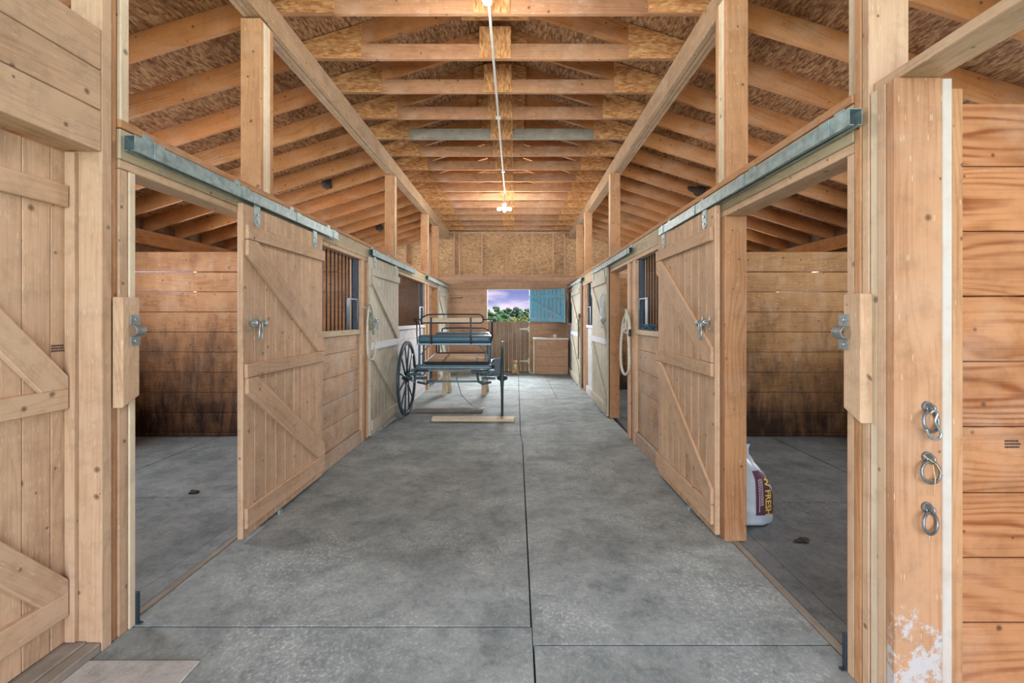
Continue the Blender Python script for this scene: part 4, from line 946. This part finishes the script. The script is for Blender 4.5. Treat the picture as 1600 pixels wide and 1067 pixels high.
# ------------------------------------------------------------------ ropes and halters
X = -1.722
m = MB(); m.tube(cat_curve([(X, 5.30, 1.56), (X, 5.255, 1.40), (X, 5.25, 1.15), (X, 5.29, 1.0), (X, 5.40, .955), (X, 5.52, 1.0), (X, 5.57, 1.12), (X+.01, 5.53, 1.2)]), .0125, 10); 
m.cyl((-1.805, 5.32, 1.57), (X, 5.32, 1.58), .008, 8)
tag(m.build('rope', 'rope'), 'tan-white rope looped from a hook left of the whitish-batten door', 'rope')
m = MB()
for i in range(5):
    a = R.uniform(0, 3); m.tube([(X-.0+.012*math.sin(7*q+i), 5.34+.02*i+.05*math.sin(q*6.28+a), 1.56-.05*i+.05*math.cos(q*6.28+a)) for q in [j/16 for j in range(16)]], .0075, 6, closed=True)
m.tube(cat_curve([(X, 5.36, 1.5), (X+.01, 5.44, 1.42), (X, 5.47, 1.33), (X+.01, 5.46, 1.25)]), .012, 6)
m.ring((X, 5.5, 1.36), (1, 0, 0), .03, .006, 14, 6)
tag(m.build('halter', 'halter'), 'faded halter bundled on the hook above the left rope loop', 'halter')
X = 1.318
m = MB(); m.tube(cat_curve([(X, 5.40, 1.52), (X, 5.60, 1.42), (X, 5.72, 1.2), (X, 5.75, .95), (X, 5.70, .82), (X, 5.55, .765), (X, 5.38, .81), (X, 5.31, .92), (X, 5.33, 1.12), (X, 5.36, 1.30)]), .016, 10)
m.cyl((1.356, 5.40, 1.53), (X-.01, 5.40, 1.54), .008, 8)
tag(m.build('rope', 'rope'), 'thick white rope hanging in a long loop beside the right barred stall front', 'rope')
m = MB()
for i in range(5):
    a = R.uniform(0, 3); m.tube([(X-.006+.012*math.sin(7*q+i), 5.42+.015*i+.06*math.sin(q*6.28+a), 1.50-.045*i+.055*math.cos(q*6.28+a)) for q in [j/16 for j in range(16)]], .009, 6, closed=True)
m.tube(cat_curve([(X, 5.40, 1.5), (X, 5.33, 1.42), (X, 5.3, 1.36), (X, 5.30, 1.31)]), [.02]*19, 8)
tag(m.build('halter', 'rope'), 'pale rope halter knotted above the right white rope', 'halter')
m = MB(); m.box(1.305, 1.331, 5.27, 5.33, 1.24, 1.32); tag(m.build('rope_clip', 'black', bevel=.004), 'black clip hanging under the right rope halter', 'clip')
m = MB()
for i in range(9):
    a, b2 = R.uniform(0, 6), R.uniform(0, 6)
    m.tube([(1.39+.03*math.sin(q*6.28+a), 4.72+.04*i*.9-.1+.06*math.cos(q*6.28*2+b2), 1.355+.024*math.sin(q*6.28+b2)) for q in [j/14 for j in range(14)]], .006, 5, closed=True)
tag(m.build('baling_twine', 'bluetwine'), 'tangle of dark blue twine lying on the right stall sill', 'twine')
X = 1.262
m = MB(); m.tube(cat_curve([(X+.035, 9.30, 1.50), (X, 9.28, 1.3), (X, 9.25, .9), (X, 9.30, .62), (X+.01, 9.36, .8), (X+.01, 9.34, 1.3), (X+.035, 9.33, 1.5)]), .012, 8)
m.ball((X+.025, 9.31, 1.5), .03, .05, .05); tag(m.build('lead_strap', 'lead'), 'brown lead strap hanging beside the farthest right door', 'lead strap')
m = MB(); X = 1.27
m.tube(cat_curve([(X, 6.72, 1.80), (X-.01, 6.80, 1.76), (X, 6.86, 1.62), (X, 6.84, 1.48), (X, 6.76, 1.45), (X, 6.72, 1.55), (X, 6.75, 1.7), (X, 6.80, 1.60), (X, 6.77, 1.5)]), .013, 8); m.cyl((1.306, 6.72, 1.80), (1.26, 6.72, 1.81), .007, 8)
tag(m.build('halter', 'bag'), 'pale blue halter hung on the second right plank door', 'halter')
m = MB(); m.tube([(-1.72, YE-.002, 1.98), (-1.72, 11.95, 1.98), (-1.62, 11.9, 1.985), (-1.45, 11.9, 1.99)], .011, 8); m.tube([(-1.45, 11.9, 1.99), (-1.41, 11.9, 1.992)], .02, 10)
tag(m.build('hook_rail', 'lead'), 'brown rod with pale tip sticking out of the far left corner', 'hook')

# ------------------------------------------------------------------ bedding bag behind the right post
BDX = .035
prof = [(0, 1.49, 1.765, .07), (.015, 1.475, 1.775, .09), (.10, 1.47, 1.78, .105), (.20, 1.47, 1.778, .105), (.27, 1.475, 1.757, .10), (.33, 1.485, 1.722, .09), (.39, 1.50, 1.68, .07), (.44, 1.525, 1.638, .045), (.47, 1.545, 1.612, .026), (.50, 1.538, 1.618, .022), (.535, 1.52, 1.632, .016)]
BY = 3.255
prof = [(a*1.03, b+BDX, c+BDX, d_) for a, b, c, d_ in prof]
def pr(z):
    for a, b in zip(prof, prof[1:]):
        if a[0] <= z <= b[0]:
            k = (z-a[0])/(b[0]-a[0]); return [a[i]+(b[i]-a[i])*k for i in (1, 2, 3)]
    return list(prof[-1][1:])
def bagp(z, a):
    l, r_, d_ = pr(z); ca, sa = math.cos(a), math.sin(a); e_ = 2/2.6
    wr = .004*math.sin(z*60+a*3)+.003*math.sin(a*9+z*25)
    if z > .42: wr += .006*math.sin(a*7)
    return ((l+r_)/2+math.copysign(abs(ca)**e_, ca)*((r_-l)/2+wr), BY+math.copysign(abs(sa)**e_, sa)*(d_+wr), z)
t = thing('bedding_bag', (1.62, BY, 0), 'white plastic bedding bag with purple label reading FRESH behind the right post', 'bag')
m = MB(); m.grid(lambda u, v: bagp(.0005+.549*u, 2*math.pi*v), 44, 48)
k = m.add([bagp(.0005, 2*math.pi*j/24) for j in range(24)]); m.face([k+j for j in range(24)], [(0, 0)]*24, (0, 0)); m.build('sack', 'bag', t)
def front(x, z, q=.003):
    l, r_, d_ = pr(z); tt = max(-.995, min(.995, (x-(l+r_)/2)/((r_-l)/2))); return BY-(d_)*(1-abs(tt)**2.6)**(1/2.6)-q-.006
def lab_x(u, z): l, r_, d_ = pr(z); x0_ = 1.655-.25*max(0, z-.33); return x0_+(min(1.80, r_-.008)-x0_)*u
m = MB()
def lf(u, v):
    z = .085+.30*v; x = lab_x(u, z); return (x, front(x, z, .001), z)
m.grid(lf, 14, 24); lb = m.build('label_panel', 'purple', t)
def text_on(body, size, xc, ztop, mat, parent, nm, q):
    cu = bpy.data.curves.new(nm, 'FONT'); cu.body = body; cu.size = size; cu.align_x = 'LEFT'; cu.resolution_u = 3; cu.offset = .0012
    o = bpy.data.objects.new(nm, cu); COL.objects.link(o); bpy.context.view_layer.update()
    me = bpy.data.meshes.new_from_object(o.evaluated_get(bpy.context.evaluated_depsgraph_get())); bpy.data.objects.remove(o)
    bm_ = bmesh.new(); bm_.from_mesh(me); bmesh.ops.subdivide_edges(bm_, edges=bm_.edges[:], cuts=1)
    org = ORG[parent]
    for v in bm_.verts:
        x = xc+v.co.y; z = ztop-v.co.x       # reads downward
        v.co = Vector((x, front(x, z, q), z))-org
    bm_.to_mesh(me); bm_.free(); me.materials.append(M[mat]); me.name = nm
    o = bpy.data.objects.new(nm, me); COL.objects.link(o); o.parent = parent; ORG[o] = org; return o
text_on('W FRESH', .064, 1.722, .345, 'yellow', lb, 'lettering', .004)
m = MB()
for row, (x, za, zb_) in enumerate(((1.702, .33, .17), (1.690, .335, .15), (1.678, .33, .12))):
    z = za
    while z > zb_:
        l_ = R.uniform(.008, .016); z2 = z-l_; p = Vector((x, front(x, z, .004), z)); q = Vector((x, front(x, z2, .004), z2)); m.bar(p, q, .0045, (1, 0, 0), .001); z = z2-.004
sub(m, 'small_print', 'white', lb)

# grade stamps on boards
def stamp(x0_, y0_, z0_, ux, label, parent=None):
    m = MB(); r2 = random.Random(int(x0_*100)+5)
    for row in range(3):
        u = 0
        while u < .05:
            l_ = r2.uniform(.003, .008); a = Vector((x0_, y0_, z0_-row*.011))+ux*u; m.frame_box(a, ux*l_, (0, 0, .007), Vector((0, 0, 1)).cross(ux).normalized()*-.0006 if False else ux.cross(Vector((0, 0, 1)))*.0006); u += l_+.003
    return tag(m.build('grade_stamp', 'ink'), label, 'stamp')
stamp(1.775, 1.653, 1.00, Vector((1, 0, 0)), 'dark lumber grade stamp on the right edge plank')
stamp(-1.943, 1.90, 1.33, Vector((0, 1, 0)), 'dark lumber grade stamp on the near left plank door')

# ------------------------------------------------------------------ outdoors
m = MB(); m.box(-160, 160, -60, 260, -.4, -.16, 'x'); struct(m.build('ground', 'grass'))
def blob_tree(x, y, h, wdt, mat, label, seed):
    r = random.Random(seed); t = thing('tree', (x, y, -.16), label, 'tree', 'trees beyond the paddock')
    m = MB(); m.tube([(x, y, -.16), (x, y, h*.4), (x+.1, y, h*.7)], [.12, .09, .04], 8); m.build('trunk', 'bark', t)
    m = MB()
    for i in range(26):
        a = r.uniform(0, 6.28); q = r.random()**.6*wdt; zz = h*(.3+.6*r.random()*(1-.35*q/wdt)); s_ = r.uniform(.14, .28)*h*.6
        n0 = len(m.v); m.ball((x+q*math.cos(a), y+q*math.sin(a), zz), s_, s_, s_*.8, 10)
        for j in range(n0, len(m.v)):
            v = Vector(m.v[j]); m.v[j] = tuple(v+Vector((noise.noise(v*3), noise.noise(v*3+Vector((9, 0, 0))), noise.noise(v*3+Vector((0, 9, 0)))))*s_*.5)
    m.build('crown', mat, t)
sp_ = [(-10.5, 92, 3.0, 2.6, 'leaf_a', 'green tree at the left edge of the view through the dutch door'), (-7.4, 96, 3.7, 2.6, 'leaf_c', 'dark green tree left of centre in the dutch door opening'), (-4.2, 90, 4.1, 2.8, 'leaf_a', 'tallest green tree in the middle of the dutch door opening'),
       (-1.2, 95, 4.1, 2.6, 'leaf_c', 'dark tree right of centre in the dutch door opening'), (2.2, 98, 4.0, 2.6, 'leaf_a', 'green tree at the right edge of the view through the dutch door'), (-6.2, 70, 1.9, 2.2, 'leaf_a', 'low green bush below the dark tree outside'),
       (-2.4, 66, 1.8, 2.2, 'leaf_a', 'low green bush in the middle distance outside'), (.6, 62, 1.9, 2.0, 'leaf_b', 'yellow-green bush at the lower right outside'), (-13.5, 97, 3.4, 2.8, 'leaf_c', 'dark tree beyond the left jamb of the dutch door'), (5.5, 95, 3.6, 2.8, 'leaf_b', 'yellowish tree beyond the right jamb of the dutch door')]
for i, a in enumerate(sp_): blob_tree(a[0]*1.0, a[1], a[2], a[3], a[4], a[5], i+3)

# ------------------------------------------------------------------ mud nests and litter
def clump(name, x, y, z, rx, ry, rz, mat, label, cat, seed):
    m = MB(); m.ball((x, y, z), rx, ry, rz, 22)
    for j in range(len(m.v)):
        v = Vector(m.v[j]); c = Vector((x, y, z)); k = 1+.7*noise.noise((v-c)*(1.6/rx)+Vector((seed, 0, 0))); m.v[j] = tuple(c+(v-c)*k)
    return tag(m.build(name, mat), label, cat)
for i, (x, k, z, rx, rz, lab) in enumerate(((-2.93, 6, 3.53, .085, .075, 'dark mud nest on a rafter of the left roof slope, the nearer one'), (-3.04, 11, 3.45, .075, .07, 'dark mud nest on a rafter of the left roof slope, the farther one'), (2.82, 6, 3.44, .16, .075, 'broad dark mud nest on a rafter of the right roof slope'))):
    clump('mud_nest', x, TR0+TRS*k-.012, z, rx, .03, rz, 'mud', lab, 'nest', i*7)
clump('dirt_clump', -2.69, 3.80, 0.0, .05, .03, .012, 'mud', 'small dark dirt clump on the floor of the near left stall', 'dirt', 3)
clump('dirt_clump', 1.87, 2.97, 0.0, .045, .03, .010, 'mud', 'small dark dirt clump on the floor of the near right stall', 'dirt', 5)
